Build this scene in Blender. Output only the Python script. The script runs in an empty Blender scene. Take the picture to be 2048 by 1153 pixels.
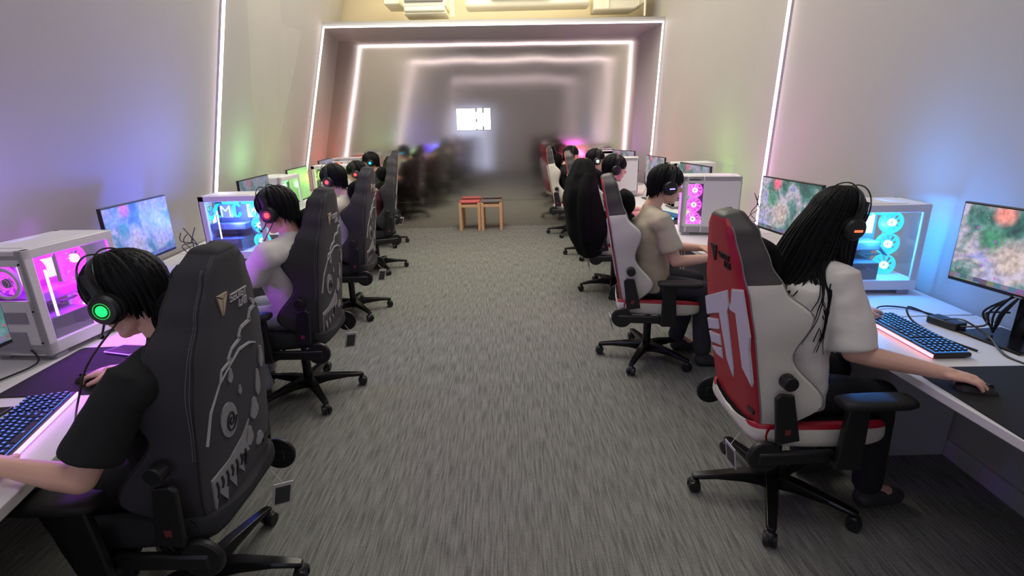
import bpy, bmesh, math, random
from mathutils import Vector, Matrix, noise as mnoise
from mathutils.bvhtree import BVHTree
R = math.radians
SC = bpy.context.scene
COL = SC.collection
V = Vector

# ------------------------------------------------------------ camera, world, lights, exposure
cam_d = bpy.data.cameras.new('camera'); cam = bpy.data.objects.new('camera', cam_d); COL.objects.link(cam)
cam_d.sensor_width = 36.0; cam_d.lens = 1050.0 * 36.0 / 2048.0; cam_d.clip_start = 0.02
P_, RO_ = R(17.4), R(1.4)
fw = V((0, math.cos(P_), -math.sin(P_))); u0 = V((0, math.sin(P_), math.cos(P_))); r0 = V((1, 0, 0))
cr = r0 * math.cos(RO_) - u0 * math.sin(RO_); cu = u0 * math.cos(RO_) + r0 * math.sin(RO_)
cam.matrix_world = Matrix(((cr.x, cu.x, -fw.x, 0), (cr.y, cu.y, -fw.y, 0), (cr.z, cu.z, -fw.z, 1.66), (0, 0, 0, 1)))
SC.camera = cam
W = bpy.data.worlds.new('world'); SC.world = W; W.use_nodes = True
W.node_tree.nodes['Background'].inputs[0].default_value = (0.75, 0.76, 0.85, 1)
W.node_tree.nodes['Background'].inputs[1].default_value = 0.06
vs = SC.view_settings
vs.view_transform = 'Standard'; vs.look = 'None'; vs.gamma = 1.0; vs.use_curve_mapping = False; vs.exposure = 0.0
SC.cycles.use_denoising = True
SC.cycles.max_bounces = 8; SC.cycles.transparent_max_bounces = 16
SC.cycles.sample_clamp_indirect = 6.0

def area(name, loc, target, size, sy, power, color):
    l = bpy.data.lights.new(name, 'AREA'); l.shape = 'RECTANGLE'; l.size = size; l.size_y = sy; l.energy = power; l.color = color
    o = bpy.data.objects.new(name, l); COL.objects.link(o); o.location = loc
    o.rotation_euler = (V(target) - V(loc)).to_track_quat('-Z', 'Y').to_euler(); return o
def point(name, loc, power, color, rad=0.05):
    l = bpy.data.lights.new(name, 'POINT'); l.energy = power; l.color = color; l.shadow_soft_size = rad
    o = bpy.data.objects.new(name, l); COL.objects.link(o); o.location = loc; return o
# ceiling lighting of the room: panels over the aisle, stronger towards the far end, plus an added fill
area('ceiling_light_far', (-0.3, 6.3, 4.25), (-0.3, 6.3, 0), 3.0, 2.6, 150, (1.0, 0.97, 0.84))
area('ceiling_light_middle', (-0.1, 3.6, 4.25), (-0.1, 3.6, 0), 2.6, 1.6, 42, (1.0, 0.97, 0.92))
area('entrance_fill', (-0.1, 0.4, 4.25), (-0.1, -0.6, 0.6), 2.8, 1.6, 42, (0.96, 0.95, 1.0))  # added fill turned backwards, brightens the rear room mirrored in the steel
area('ceiling_void_light', (-0.2, 8.1, 3.95), (-0.2, 8.6, 3.3), 3.6, 0.3, 30, (1.0, 0.86, 0.58))

# ------------------------------------------------------------ materials
def lin(c):
    def f(x): return x / 12.92 if x <= 0.04045 else ((x + 0.055) / 1.055) ** 2.4
    return tuple(f(v / 255.0) for v in c) + (1.0,)
MATS = {}
def mat(name, color, rough=0.6, metal=0.0, emit=None, estr=0.0, nscale=0, namt=0.0, bump=0.0, spec=0.5, stretch=None, sheen=0.0):
    if name in MATS: return MATS[name]
    m = bpy.data.materials.new(name); m.use_nodes = True; nt = m.node_tree; b = nt.nodes['Principled BSDF']
    b.inputs['Base Color'].default_value = color; b.inputs['Roughness'].default_value = rough; b.inputs['Metallic'].default_value = metal
    b.inputs['Specular IOR Level'].default_value = spec
    if sheen: b.inputs['Sheen Weight'].default_value = sheen
    if emit: b.inputs['Emission Color'].default_value = emit; b.inputs['Emission Strength'].default_value = estr
    if nscale:
        tc = nt.nodes.new('ShaderNodeTexCoord'); mp = nt.nodes.new('ShaderNodeMapping'); n = nt.nodes.new('ShaderNodeTexNoise')
        mp.inputs['Scale'].default_value = stretch or (1, 1, 1)
        nt.links.new(tc.outputs['Object'], mp.inputs[0]); nt.links.new(mp.outputs[0], n.inputs['Vector'])
        n.inputs['Scale'].default_value = nscale; n.inputs['Detail'].default_value = 4
        if namt:
            mx = nt.nodes.new('ShaderNodeMix'); mx.data_type = 'RGBA'
            mx.inputs[6].default_value = tuple(c * (1 - namt) for c in color[:3]) + (1,)
            mx.inputs[7].default_value = tuple(min(1, c * (1 + namt)) for c in color[:3]) + (1,)
            nt.links.new(n.outputs['Fac'], mx.inputs[0]); nt.links.new(mx.outputs[2], b.inputs['Base Color'])
        if bump:
            bp = nt.nodes.new('ShaderNodeBump'); bp.inputs['Strength'].default_value = bump; bp.inputs['Distance'].default_value = 0.01
            nt.links.new(n.outputs['Fac'], bp.inputs['Height']); nt.links.new(bp.outputs[0], b.inputs['Normal'])
    MATS[name] = m; return m
def glow(name, color, strength, base=(0.06, 0.06, 0.06, 1)):
    return mat(name, base, 0.4, emit=color, estr=strength)

def carpet_mat():
    m = bpy.data.materials.new('carpet'); m.use_nodes = True; nt = m.node_tree; b = nt.nodes['Principled BSDF']
    N = nt.nodes.new; L = nt.links.new
    tc = N('ShaderNodeTexCoord')
    def nz(sc, vec, det=3):
        mp = N('ShaderNodeMapping'); mp.inputs['Scale'].default_value = vec
        n = N('ShaderNodeTexNoise'); n.inputs['Scale'].default_value = sc; n.inputs['Detail'].default_value = det
        L(tc.outputs['Object'], mp.inputs[0]); L(mp.outputs[0], n.inputs['Vector']); return n
    streak = nz(1.0, (110, 6, 1), 5); fine = nz(1.0, (260, 160, 1), 2); broad = nz(0.7, (1, 0.5, 1), 2)
    r1 = N('ShaderNodeValToRGB'); r1.color_ramp.elements[0].position = 0.33; r1.color_ramp.elements[1].position = 0.62
    r1.color_ramp.elements[0].color = (0.120, 0.121, 0.114, 1); r1.color_ramp.elements[1].color = (0.235, 0.238, 0.220, 1)
    L(streak.outputs['Fac'], r1.inputs[0])
    mx = N('ShaderNodeMix'); mx.data_type = 'RGBA'; mx.blend_type = 'MULTIPLY'; mx.inputs[0].default_value = 0.75
    r2 = N('ShaderNodeValToRGB'); r2.color_ramp.elements[0].position = 0.3; r2.color_ramp.elements[1].position = 0.7
    r2.color_ramp.elements[0].color = (0.6, 0.6, 0.6, 1); r2.color_ramp.elements[1].color = (1.25, 1.25, 1.22, 1)
    L(fine.outputs['Fac'], r2.inputs[0]); L(r1.outputs[0], mx.inputs[6]); L(r2.outputs[0], mx.inputs[7])
    L(mx.outputs[2], b.inputs['Base Color'])
    b.inputs['Roughness'].default_value = 0.95; b.inputs['Specular IOR Level'].default_value = 0.15
    bp = N('ShaderNodeBump'); bp.inputs['Strength'].default_value = 0.35; bp.inputs['Distance'].default_value = 0.004
    L(fine.outputs['Fac'], bp.inputs['Height']); L(bp.outputs[0], b.inputs['Normal'])
    return m
def steel_mat():
    m = bpy.data.materials.new('brushed_steel'); m.use_nodes = True; nt = m.node_tree; b = nt.nodes['Principled BSDF']
    N = nt.nodes.new; L = nt.links.new
    b.inputs['Metallic'].default_value = 1.0; b.inputs['Base Color'].default_value = (0.74, 0.69, 0.64, 1)
    b.inputs['Roughness'].default_value = 0.115; b.inputs['Anisotropic'].default_value = 0.6
    tg = N('ShaderNodeTangent'); tg.direction_type = 'UV_MAP'; L(tg.outputs[0], b.inputs['Tangent'])
    tc = N('ShaderNodeTexCoord'); mp = N('ShaderNodeMapping'); mp.inputs['Scale'].default_value = (1.6, 1, 0.5)
    n = N('ShaderNodeTexNoise'); n.inputs['Scale'].default_value = 1.0; n.inputs['Detail'].default_value = 1
    L(tc.outputs['Object'], mp.inputs[0]); L(mp.outputs[0], n.inputs['Vector'])
    bp = N('ShaderNodeBump'); bp.inputs['Strength'].default_value = 0.12; bp.inputs['Distance'].default_value = 0.06
    L(n.outputs['Fac'], bp.inputs['Height']); L(bp.outputs[0], b.inputs['Normal'])
    return m
def glass_mat():
    m = bpy.data.materials.new('case_glass'); m.use_nodes = True; nt = m.node_tree
    for n in list(nt.nodes): nt.nodes.remove(n)
    o = nt.nodes.new('ShaderNodeOutputMaterial'); t = nt.nodes.new('ShaderNodeBsdfTransparent'); g = nt.nodes.new('ShaderNodeBsdfGlossy')
    g.inputs['Roughness'].default_value = 0.03; mx = nt.nodes.new('ShaderNodeMixShader'); mx.inputs[0].default_value = 0.07
    nt.links.new(t.outputs[0], mx.inputs[1]); nt.links.new(g.outputs[0], mx.inputs[2]); nt.links.new(mx.outputs[0], o.inputs[0]); return m
def screen_mat(name, seed, tint, strength, w, h, blob=(0.9, 0.15, 0.2)):
    """a lit game picture: map ground, forest, bright units, interface strip (in the screen's own local coordinates)"""
    m = bpy.data.materials.new(name); m.use_nodes = True; nt = m.node_tree; N = nt.nodes.new; L = nt.links.new
    b = nt.nodes['Principled BSDF']; b.inputs['Base Color'].default_value = (0.01, 0.01, 0.012, 1); b.inputs['Roughness'].default_value = 0.35
    tc = N('ShaderNodeTexCoord'); mp = N('ShaderNodeMapping'); mp.inputs['Location'].default_value = (seed * 3.1, seed * 1.7, seed)
    L(tc.outputs['Object'], mp.inputs[0])
    n = N('ShaderNodeTexNoise'); n.inputs['Scale'].default_value = 5.5; n.inputs['Detail'].default_value = 5; n.inputs['Distortion'].default_value = 0.9
    L(mp.outputs[0], n.inputs['Vector'])
    r = N('ShaderNodeValToRGB'); cr_ = r.color_ramp
    stops = [(0.28, (0.01, 0.03, 0.04)), (0.40, (0.03, 0.17, 0.12)), (0.47, (0.16, 0.30, 0.30)), (0.53, (0.50, 0.44, 0.50)), (0.62, (0.34, 0.36, 0.70)), (0.74, (0.12, 0.35, 0.45))]
    cr_.elements[0].position = stops[0][0]; cr_.elements[0].color = stops[0][1] + (1,)
    cr_.elements[1].position = stops[-1][0]; cr_.elements[1].color = stops[-1][1] + (1,)
    for p, c in stops[1:-1]:
        e = cr_.elements.new(p); e.color = c + (1,)
    L(n.outputs['Fac'], r.inputs[0]); cur = r.outputs[0]
    def mix(fac, col, prev, blend='MIX'):
        mx = N('ShaderNodeMix'); mx.data_type = 'RGBA'; mx.blend_type = blend
        if isinstance(fac, float): mx.inputs[0].default_value = fac
        else: L(fac, mx.inputs[0])
        L(prev, mx.inputs[6])
        if isinstance(col, tuple): mx.inputs[7].default_value = col + (1,)
        else: L(col, mx.inputs[7])
        return mx.outputs[2]
    def blobf(x, z, rad):
        d = N('ShaderNodeVectorMath'); d.operation = 'DISTANCE'; L(tc.outputs['Object'], d.inputs[0]); d.inputs[1].default_value = (x, 0, z)
        k = N('ShaderNodeMapRange'); k.inputs[1].default_value = rad; k.inputs[2].default_value = rad * 0.35; L(d.outputs['Value'], k.inputs[0]); return k.outputs[0]
    rnd = random.Random(seed)
    cur = mix(blobf(-0.10 * w, -0.12 * h, 0.30 * h), (0.62, 0.50, 0.46), cur)
    cur = mix(blobf(0.24 * w, -0.22 * h, 0.24 * h), (0.55, 0.46, 0.52), cur)
    cur = mix(blobf(-0.26 * w, 0.10 * h, 0.2 * h), (0.06, 0.30, 0.16), cur)
    cur = mix(blobf(-0.2 * w, 0.40 * h, 0.16 * h), blob, cur)
    v = N('ShaderNodeTexVoronoi'); v.inputs['Scale'].default_value = 36; L(mp.outputs[0], v.inputs['Vector'])
    k = N('ShaderNodeMapRange'); k.inputs[1].default_value = 0.22; k.inputs[2].default_value = 0.08; L(v.outputs['Distance'], k.inputs[0])
    sp = N('ShaderNodeSeparateColor'); L(v.outputs['Color'], sp.inputs[0])
    gt = N('ShaderNodeMath'); gt.operation = 'GREATER_THAN'; gt.inputs[1].default_value = 0.5; L(sp.outputs[0], gt.inputs[0])
    mu = N('ShaderNodeMath'); mu.operation = 'MULTIPLY'; L(k.outputs[0], mu.inputs[0]); L(gt.outputs[0], mu.inputs[1])
    hs = N('ShaderNodeHueSaturation'); hs.inputs['Saturation'].default_value = 1.2; hs.inputs['Value'].default_value = 1.1; L(v.outputs['Color'], hs.inputs['Color'])
    n3 = N('ShaderNodeTexNoise'); n3.inputs['Scale'].default_value = 42; n3.inputs['Detail'].default_value = 3; L(mp.outputs[0], n3.inputs['Vector'])
    r3 = N('ShaderNodeMapRange'); r3.inputs[1].default_value = .35; r3.inputs[2].default_value = .65; r3.inputs[3].default_value = .65; r3.inputs[4].default_value = 1.3; L(n3.outputs['Fac'], r3.inputs[0])
    vm = N('ShaderNodeVectorMath'); vm.operation = 'SCALE'; L(cur, vm.inputs[0]); L(r3.outputs[0], vm.inputs['Scale']); cur = vm.outputs[0]
    cur = mix(mu.outputs[0], hs.outputs[0], cur)
    # interface strip at the bottom and text column
    sx = N('ShaderNodeSeparateXYZ'); L(tc.outputs['Object'], sx.inputs[0])
    lo = N('ShaderNodeMath'); lo.operation = 'LESS_THAN'; lo.inputs[1].default_value = -0.40 * h; L(sx.outputs['Z'], lo.inputs[0])
    v2 = N('ShaderNodeTexVoronoi'); v2.distance = 'CHEBYCHEV'; v2.inputs['Scale'].default_value = 34; v2.inputs['Randomness'].default_value = 0.1
    L(tc.outputs['Object'], v2.inputs['Vector']); h2 = N('ShaderNodeHueSaturation'); h2.inputs['Value'].default_value = 0.55; L(v2.outputs['Color'], h2.inputs['Color'])
    hud = mix(0.55, (0.02, 0.06, 0.14), h2.outputs[0]); cur = mix(lo.outputs[0], hud, cur)
    cur = mix(tint[3], tint[:3], cur)
    L(cur, b.inputs['Emission Color']); b.inputs['Emission Strength'].default_value = strength
    return m

WALL = mat('wall_paint', lin((176, 172, 167)), 0.55, nscale=3, namt=0.03, spec=0.3)
WALLG = mat('portal_paint', lin((176, 173, 170)), 0.5, nscale=3, namt=0.03, spec=0.3)
CEIL = mat('ceiling_paint', lin((205, 196, 172)), 0.8, nscale=2, namt=0.04)
BULK = mat('bulkhead_paint', lin((196, 184, 156)), 0.8, nscale=2, namt=0.05)
CARPET = carpet_mat(); STEEL = steel_mat(); GLASS = glass_mat()
LED = glow('led_diffuser', (1.0, 0.82, 0.88, 1), 7.5)
DESK = mat('white_laminate', lin((222, 220, 222)), 0.35, nscale=4, namt=0.02)
DESKLEG = mat('grey_laminate', lin((176, 174, 180)), 0.45, nscale=5, namt=0.03)
BLACKP = mat('black_plastic', (0.012, 0.012, 0.013, 1), 0.38, nscale=60, namt=0.1)
BLACKM = mat('black_metal', (0.02, 0.02, 0.021, 1), 0.22, metal=0.6, nscale=40, namt=0.1)
RUBBER = mat('black_rubber', (0.01, 0.01, 0.01, 1), 0.6, nscale=50, namt=0.1)
PAD = mat('mousepad_cloth', (0.011, 0.011, 0.013, 1), 0.9, nscale=300, namt=0.5)
CHAR = mat('charcoal_weave', lin((54, 52, 58)), 0.85, nscale=420, namt=0.35, bump=0.2)
CHARD = mat('dark_charcoal_weave', lin((38, 37, 42)), 0.85, nscale=420, namt=0.35, bump=0.2)
CHARL = mat('grey_chair_panel', lin((68, 66, 70)), 0.8, nscale=420, namt=0.3, bump=0.2)
RED = mat('red_leatherette', lin((168, 24, 44)), 0.42, nscale=220, namt=0.12, bump=0.12)
WHITEL = mat('white_leatherette', lin((214, 212, 200)), 0.45, nscale=220, namt=0.04, bump=0.1)
GREYL = mat('dark_grey_leatherette', lin((62, 58, 58)), 0.45, nscale=220, namt=0.12, bump=0.12)
BLACKF = mat('black_fabric', (0.006, 0.006, 0.0065, 1), 0.95, nscale=200, namt=0.5, bump=0.15, spec=0.15)
LILAC = mat('pale_applique', lin((204, 200, 216)), 0.5, nscale=120, namt=0.04)
GOLD = mat('pale_gold_thread', lin((196, 176, 150)), 0.5, nscale=300, namt=0.15)
THREAD = mat('silver_thread', lin((190, 188, 190)), 0.55, nscale=300, namt=0.15)
DTHREAD = mat('black_thread', (0.012, 0.01, 0.012, 1), 0.6, nscale=300, namt=0.2)
STITCH = mat('grey_stitching', lin((128, 126, 130)), 0.7, nscale=300, namt=0.2)
ARTG = mat('grey_print', lin((150, 148, 150)), 0.75, nscale=60, namt=0.15)
ARTD = mat('dark_print', (0.012, 0.012, 0.014, 1), 0.5, nscale=60, namt=0.2)
TAGW = mat('tag_white', lin((205, 204, 204)), 0.5, nscale=30, namt=0.04)
TAGD = mat('tag_dark', lin((60, 60, 62)), 0.4, nscale=30, namt=0.1)
CASE = mat('white_case', lin((226, 224, 228)), 0.38, nscale=8, namt=0.02)
INNER = mat('inner_metal', lin((112, 112, 120)), .4, nscale=20, namt=.06)
CASEG = mat('case_grey', lin((150, 148, 160)), 0.55, nscale=200, namt=0.3)
SKIN = mat('skin', lin((226, 178, 158)), 0.5, nscale=14, namt=0.06)
HAIR = mat('black_hair', (0.004, 0.004, 0.005, 1), 0.6, nscale=60, namt=0.4, spec=0.18)
EYEW = mat('eye_white', lin((235, 232, 230)), 0.25, nscale=20, namt=0.03)
EYED = mat('dark_iris', (0.01, 0.007, 0.005, 1), 0.15, nscale=20, namt=0.1)
WOOD = mat('pale_wood', lin((214, 170, 132)), 0.5, nscale=6, namt=0.18, stretch=(8, 8, 1))
STRED = mat('red_stool_seat', lin((196, 84, 84)), 0.6, nscale=60, namt=0.08)
STGREY = mat('grey_stool_seat', lin((98, 92, 92)), 0.6, nscale=60, namt=0.08)
ACW = mat('cream_metal', lin((238, 232, 206)), 0.45, nscale=6, namt=0.03)
ACG = mat('vent_grey', lin((120, 118, 112)), 0.5, nscale=40, namt=0.1)
SIGN = glow('sign_light', (1, 0.98, 0.99, 1), 3.2)

# ------------------------------------------------------------ mesh builder
class MB:
    def __init__(s): s.v = []; s.f = []; s.m = []
    def add(s, vs, fs, mi=0):
        o = len(s.v); s.v += [V(p) for p in vs]
        for f in fs: s.f.append([i + o for i in f]); s.m.append(mi)
    def box(s, c, d, mi=0, rot=None):
        hx, hy, hz = d[0] / 2, d[1] / 2, d[2] / 2
        vs = [V((x, y, z)) for z in (-hz, hz) for y in (-hy, hy) for x in (-hx, hx)]
        if rot is not None: vs = [rot @ p for p in vs]
        s.add([p + V(c) for p in vs], [(0, 2, 3, 1), (4, 5, 7, 6), (0, 1, 5, 4), (2, 6, 7, 3), (0, 4, 6, 2), (1, 3, 7, 5)], mi)
    def loft(s, rings, mi=0, cap=True, mfn=None):
        n = len(rings[0]); vs = [p for r in rings for p in r]; o = len(s.v); s.v += [V(p) for p in vs]
        for i in range(len(rings) - 1):
            for j in range(n):
                k = (j + 1) % n
                s.f.append([o + i * n + j, o + i * n + k, o + (i + 1) * n + k, o + (i + 1) * n + j]); s.m.append(mfn(i, j) if mfn else mi)
        if cap:
            s.f.append([o + j for j in reversed(range(n))]); s.m.append(mfn(0, 0) if mfn else mi)
            s.f.append([o + (len(rings) - 1) * n + j for j in range(n)]); s.m.append(mfn(len(rings) - 2, 0) if mfn else mi)
    def tube(s, pts, rad, n=8, mi=0, flat=None):
        pts = [V(p) for p in pts]
        if not isinstance(rad, (list, tuple)): rad = [rad] * len(pts)
        rings = []; up = None
        for i, p in enumerate(pts):
            t = (pts[min(i + 1, len(pts) - 1)] - pts[max(i - 1, 0)])
            t = t.normalized() if t.length > 1e-9 else V((0, 0, 1))
            if up is None: up = t.orthogonal().normalized() if flat is None else (V(flat) - t * t.dot(V(flat))).normalized()
            else:
                up = up - t * up.dot(t); up = up.normalized() if up.length > 1e-6 else t.orthogonal().normalized()
            b = t.cross(up)
            r = rad[i]; ra, rb = (r if isinstance(r, tuple) else (r, r))
            rings.append([p + up * (ra * math.cos(2 * math.pi * k / n)) + b * (rb * math.sin(2 * math.pi * k / n)) for k in range(n)])
        s.loft(rings, mi)
    def cyl(s, a, b, r, r2=None, n=16, mi=0): s.tube([a, b], [r, r if r2 is None else r2], n, mi)
    def ball(s, c, r, rot=None, n=14, mi=0):
        c = V(c); r = r if isinstance(r, (tuple, list)) else (r, r, r); m_ = n // 2
        vs = [V((0, 0, -r[2]))]
        for i in range(1, m_):
            a = -math.pi / 2 + math.pi * i / m_
            for j in range(n):
                b = 2 * math.pi * j / n; vs.append(V((r[0] * math.cos(a) * math.cos(b), r[1] * math.cos(a) * math.sin(b), r[2] * math.sin(a))))
        vs.append(V((0, 0, r[2]))); fs = []
        for j in range(n):
            k = (j + 1) % n; fs.append((0, 1 + k, 1 + j)); fs.append((len(vs) - 1, 1 + (m_ - 2) * n + j, 1 + (m_ - 2) * n + k))
            for i in range(m_ - 2): fs.append((1 + i * n + j, 1 + i * n + k, 1 + (i + 1) * n + k, 1 + (i + 1) * n + j))
        if rot is not None: vs = [rot @ p for p in vs]
        s.add([p + c for p in vs], fs, mi)
    def cap(s, a, b, ra, rb, n=12):
        a, b = V(a), V(b); d = b - a; L = d.length; t = d.normalized() if L > 1e-9 else V((0, 0, 1))
        pts = []; rad = []
        for k in range(4):
            q = math.pi / 2 * k / 4; pts.append(a - t * ra * math.cos(q)); rad.append(max(ra * math.sin(q), ra * 0.05))
        pts += [a, b]; rad += [ra, rb]
        for k in range(1, 5):
            q = math.pi / 2 * k / 4; pts.append(b + t * rb * math.sin(q)); rad.append(max(rb * math.cos(q), rb * 0.05))
        s.tube(pts, rad, n)
    def prism(s, poly, off, mi=0):
        poly = [V(p) for p in poly]; off = V(off); n = len(poly)
        s.add(poly + [p + off for p in poly], [tuple(reversed(range(n))), tuple(range(n, 2 * n))] + [(i, (i + 1) % n, n + (i + 1) % n, n + i) for i in range(n)], mi)
    def ring(s, c, axis, ro, ri, th, n=28, mi=0):
        c = V(c); ax = V(axis).normalized(); u = ax.orthogonal().normalized(); w = ax.cross(u); vs = []
        for k in range(n):
            d = u * math.cos(2 * math.pi * k / n) + w * math.sin(2 * math.pi * k / n)
            vs += [c + d * ro - ax * th / 2, c + d * ro + ax * th / 2, c + d * ri + ax * th / 2, c + d * ri - ax * th / 2]
        fs = []
        for k in range(n):
            a = 4 * k; b = 4 * ((k + 1) % n)
            for q in range(4): fs.append((a + q, b + q, b + (q + 1) % 4, a + (q + 1) % 4))
        s.add(vs, fs, mi)
    def build(s, name, mats, parent=None, origin=None, smooth=35, bevel=0, seg=2, subsurf=0):
        me = bpy.data.meshes.new(name); o3 = V(origin) if origin is not None else V((0, 0, 0))
        me.from_pydata([tuple(p - o3) for p in s.v], [], s.f)
        mats = mats if isinstance(mats, list) else [mats]
        for m in mats: me.materials.append(m)
        if len(mats) > 1: me.polygons.foreach_set('material_index', s.m)
        bm = bmesh.new(); bm.from_mesh(me); bmesh.ops.recalc_face_normals(bm, faces=bm.faces); bm.to_mesh(me); bm.free()
        if smooth:
            me.shade_smooth()
            if smooth < 180: me.set_sharp_from_angle(angle=R(smooth))
        o = bpy.data.objects.new(name, me); COL.objects.link(o)
        if parent: o.parent = parent
        elif origin is not None: o.location = o3
        if bevel:
            b = o.modifiers.new('bevel', 'BEVEL'); b.width = bevel; b.segments = seg; b.limit_method = 'ANGLE'; b.angle_limit = R(40)
        if subsurf:
            b = o.modifiers.new('subsurf', 'SUBSURF'); b.levels = subsurf; b.render_levels = subsurf
        return o
    def remesh(s, name, m, voxel, parent=None, origin=None, smooth_it=6, wrinkle=0.0, wscale=9.0, factor=0.5):
        me = bpy.data.meshes.new('tmp'); o3 = V(origin) if origin is not None else V((0, 0, 0))
        me.from_pydata([tuple(p - o3) for p in s.v], [], s.f)
        bm = bmesh.new(); bm.from_mesh(me); bmesh.ops.recalc_face_normals(bm, faces=bm.faces); bm.to_mesh(me); bm.free()
        t = bpy.data.objects.new('tmp', me); COL.objects.link(t)
        r = t.modifiers.new('r', 'REMESH'); r.mode = 'VOXEL'; r.voxel_size = voxel
        if smooth_it:
            q = t.modifiers.new('s', 'SMOOTH'); q.iterations = smooth_it; q.factor = factor
        dg = bpy.context.evaluated_depsgraph_get(); dg.update()
        me2 = bpy.data.meshes.new_from_object(t.evaluated_get(dg)); bpy.data.objects.remove(t); bpy.data.meshes.remove(me)
        if wrinkle:
            for v in me2.vertices:
                p = v.co * wscale; k = mnoise.noise(V((p.x, p.y, p.z * 0.6))) + 0.5 * mnoise.noise(p * 2.3)
                v.co += v.normal * (k * wrinkle)
        me2.name = name; me2.materials.clear(); me2.materials.append(m); me2.shade_smooth()
        o = bpy.data.objects.new(name, me2); COL.objects.link(o)
        if parent: o.parent = parent
        elif origin is not None: o.location = o3
        return o

def tag(o, label=None, cat=None, group=None, kind=None):
    if label: o['label'] = label
    if cat: o['category'] = cat
    if group: o['group'] = group
    if kind: o['kind'] = kind
    return o
def empty(name, loc, rz=0.0, label=None, cat=None, group=None):
    o = bpy.data.objects.new(name, None); COL.objects.link(o); o.location = loc; o.rotation_euler = (0, 0, rz); o.empty_display_size = 0.1
    return tag(o, label, cat, group)
def kids(o): return [c for c in o.children]
def copy_tree(o, parent=None):
    c = o.copy(); COL.objects.link(c)
    if parent: c.parent = parent
    for ch in kids(o): copy_tree(ch, c)
    return c
def structure(o): o['kind'] = 'structure'; return o
def lerp(a, b, t): return a + (b - a) * t
def interp(tab, x):
    if x <= tab[0][0]: return tab[0][1]
    for (x0, y0), (x1, y1) in zip(tab, tab[1:]):
        if x <= x1:
            t = (x - x0) / (x1 - x0); t = t * t * (3 - 2 * t); return y0 + (y1 - y0) * t
    return tab[-1][1]
def spline(pts, n=8):
    pts = [V(p) for p in pts]; out = []
    for i in range(len(pts) - 1):
        p0 = pts[max(i - 1, 0)]; p1 = pts[i]; p2 = pts[i + 1]; p3 = pts[min(i + 2, len(pts) - 1)]
        for k in range(n):
            t = k / n
            out.append(0.5 * ((2 * p1) + (p2 - p0) * t + (2 * p0 - 5 * p1 + 4 * p2 - p3) * t * t + (3 * p1 - p0 - 3 * p2 + p3) * t ** 3))
    out.append(pts[-1]); return out

# ------------------------------------------------------------ room shell
YB, Y1, Y2, YR = 8.82, 7.9, 4.7, -2.4
ZT = 3.05
# (Y, x at z=0, x at z=ZT)
LW = [(YR, -2.19, -1.52), (Y2, -2.877, -2.168), (6.15, -3.02, -2.47), (Y1, -3.274, -2.475), (YB, -3.27, -2.533)]
RW = [(YR, 2.11, 2.24), (Y2, 2.226, 2.325), (5.9, 2.32, 2.322), (Y1, 2.058, 2.176), (YB, 1.966, 2.053)]
def wallx(tab, y, z):
    for (ya, a0, a1), (yb, b0, b1) in zip(tab, tab[1:]):
        if y <= yb:
            t = (y - ya) / (yb - ya); return lerp(lerp(a0, b0, t), lerp(a1, b1, t), z / ZT)
    return lerp(tab[-1][1], tab[-1][2], z / ZT)
def build_wall(name, tab, sgn, m):
    for i in range(len(tab) - 1):
        (ya, a0, a1), (yb, b0, b1) = tab[i], tab[i + 1]
        k = 4.3 / ZT
        A0 = V((a0, ya, 0)); A1 = V((lerp(a0, a1, k), ya, 4.3)); B0 = V((b0, yb, 0)); B1 = V((lerp(b0, b1, k), yb, 4.3))
        mb = MB(); mb.prism([A0, B0, B1, A1], V((sgn * 0.12, 0, 0)))
        structure(mb.build('wall_' + name + ('' if i == 0 else '_%d' % (i + 1)), m, smooth=0))
build_wall('left', LW, -1, WALL); build_wall('right', RW, 1, WALL)
mb = MB(); mb.box((-0.3, 3.2, -0.05), (7.6, 12.0, 0.1)); structure(mb.build('floor', CARPET, smooth=0))
mb = MB(); mb.box((-0.3, 3.2, 4.35), (7.6, 12.0, 0.1)); structure(mb.build('ceiling', CEIL, smooth=0))
mb = MB(); mb.box((-0.3, YR - 0.06, 2.15), (7.4, 0.12, 4.3)); structure(mb.build('wall_back', WALL, smooth=0))
# glazed entrance door behind the camera: daylight corridor, seen only as a bluish band in the steel wall
mb = MB(); mb.box((-1.3, YR + 0.02, 1.15), (1.15, 0.03, 2.2)); structure(mb.build('door_1', glow('corridor_light', (0.62, 0.68, 1.0, 1), 1.5), smooth=0))
# steel end wall with UVs along x for the brushing
me = bpy.data.meshes.new('wall_far'); xl0, xl1 = LW[-1][1:]; xr0, xr1 = RW[-1][1:]
me.from_pydata([(xl0 - .15, YB, 0), (xr0 + .15, YB, 0), (xr1 + .15, YB, ZT), (xl1 - .15, YB, ZT), (xl0 - .15, YB + .05, 0), (xr0 + .15, YB + .05, 0), (xr1 + .15, YB + .05, ZT), (xl1 - .15, YB + .05, ZT)], [], [(0, 1, 2, 3), (4, 7, 6, 5), (0, 4, 5, 1), (3, 2, 6, 7), (0, 3, 7, 4), (1, 5, 6, 2)])
uv = me.uv_layers.new(name='UVMap')
for l in me.loops:
    c = me.vertices[l.vertex_index].co; uv.data[l.index].uv = (c.x * 0.2, c.z * 0.2)
me.materials.append(STEEL); o = bpy.data.objects.new('wall_far', me); COL.objects.link(o); structure(o)
mb = MB()
for z in (0.44,): mb.box((-0.5, YB - 0.001, z), (4.9, 0.004, 0.004))
structure(mb.build('trim_1', mat('panel_joint', (0.05, 0.05, 0.05, 1), 0.5, nscale=20, namt=0.1), smooth=0))
mb = MB(); mb.box((-0.3, YB + 0.12, 3.6), (6.6, 0.1, 1.6)); structure(mb.build('wall_bulkhead', BULK, smooth=0))
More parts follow.
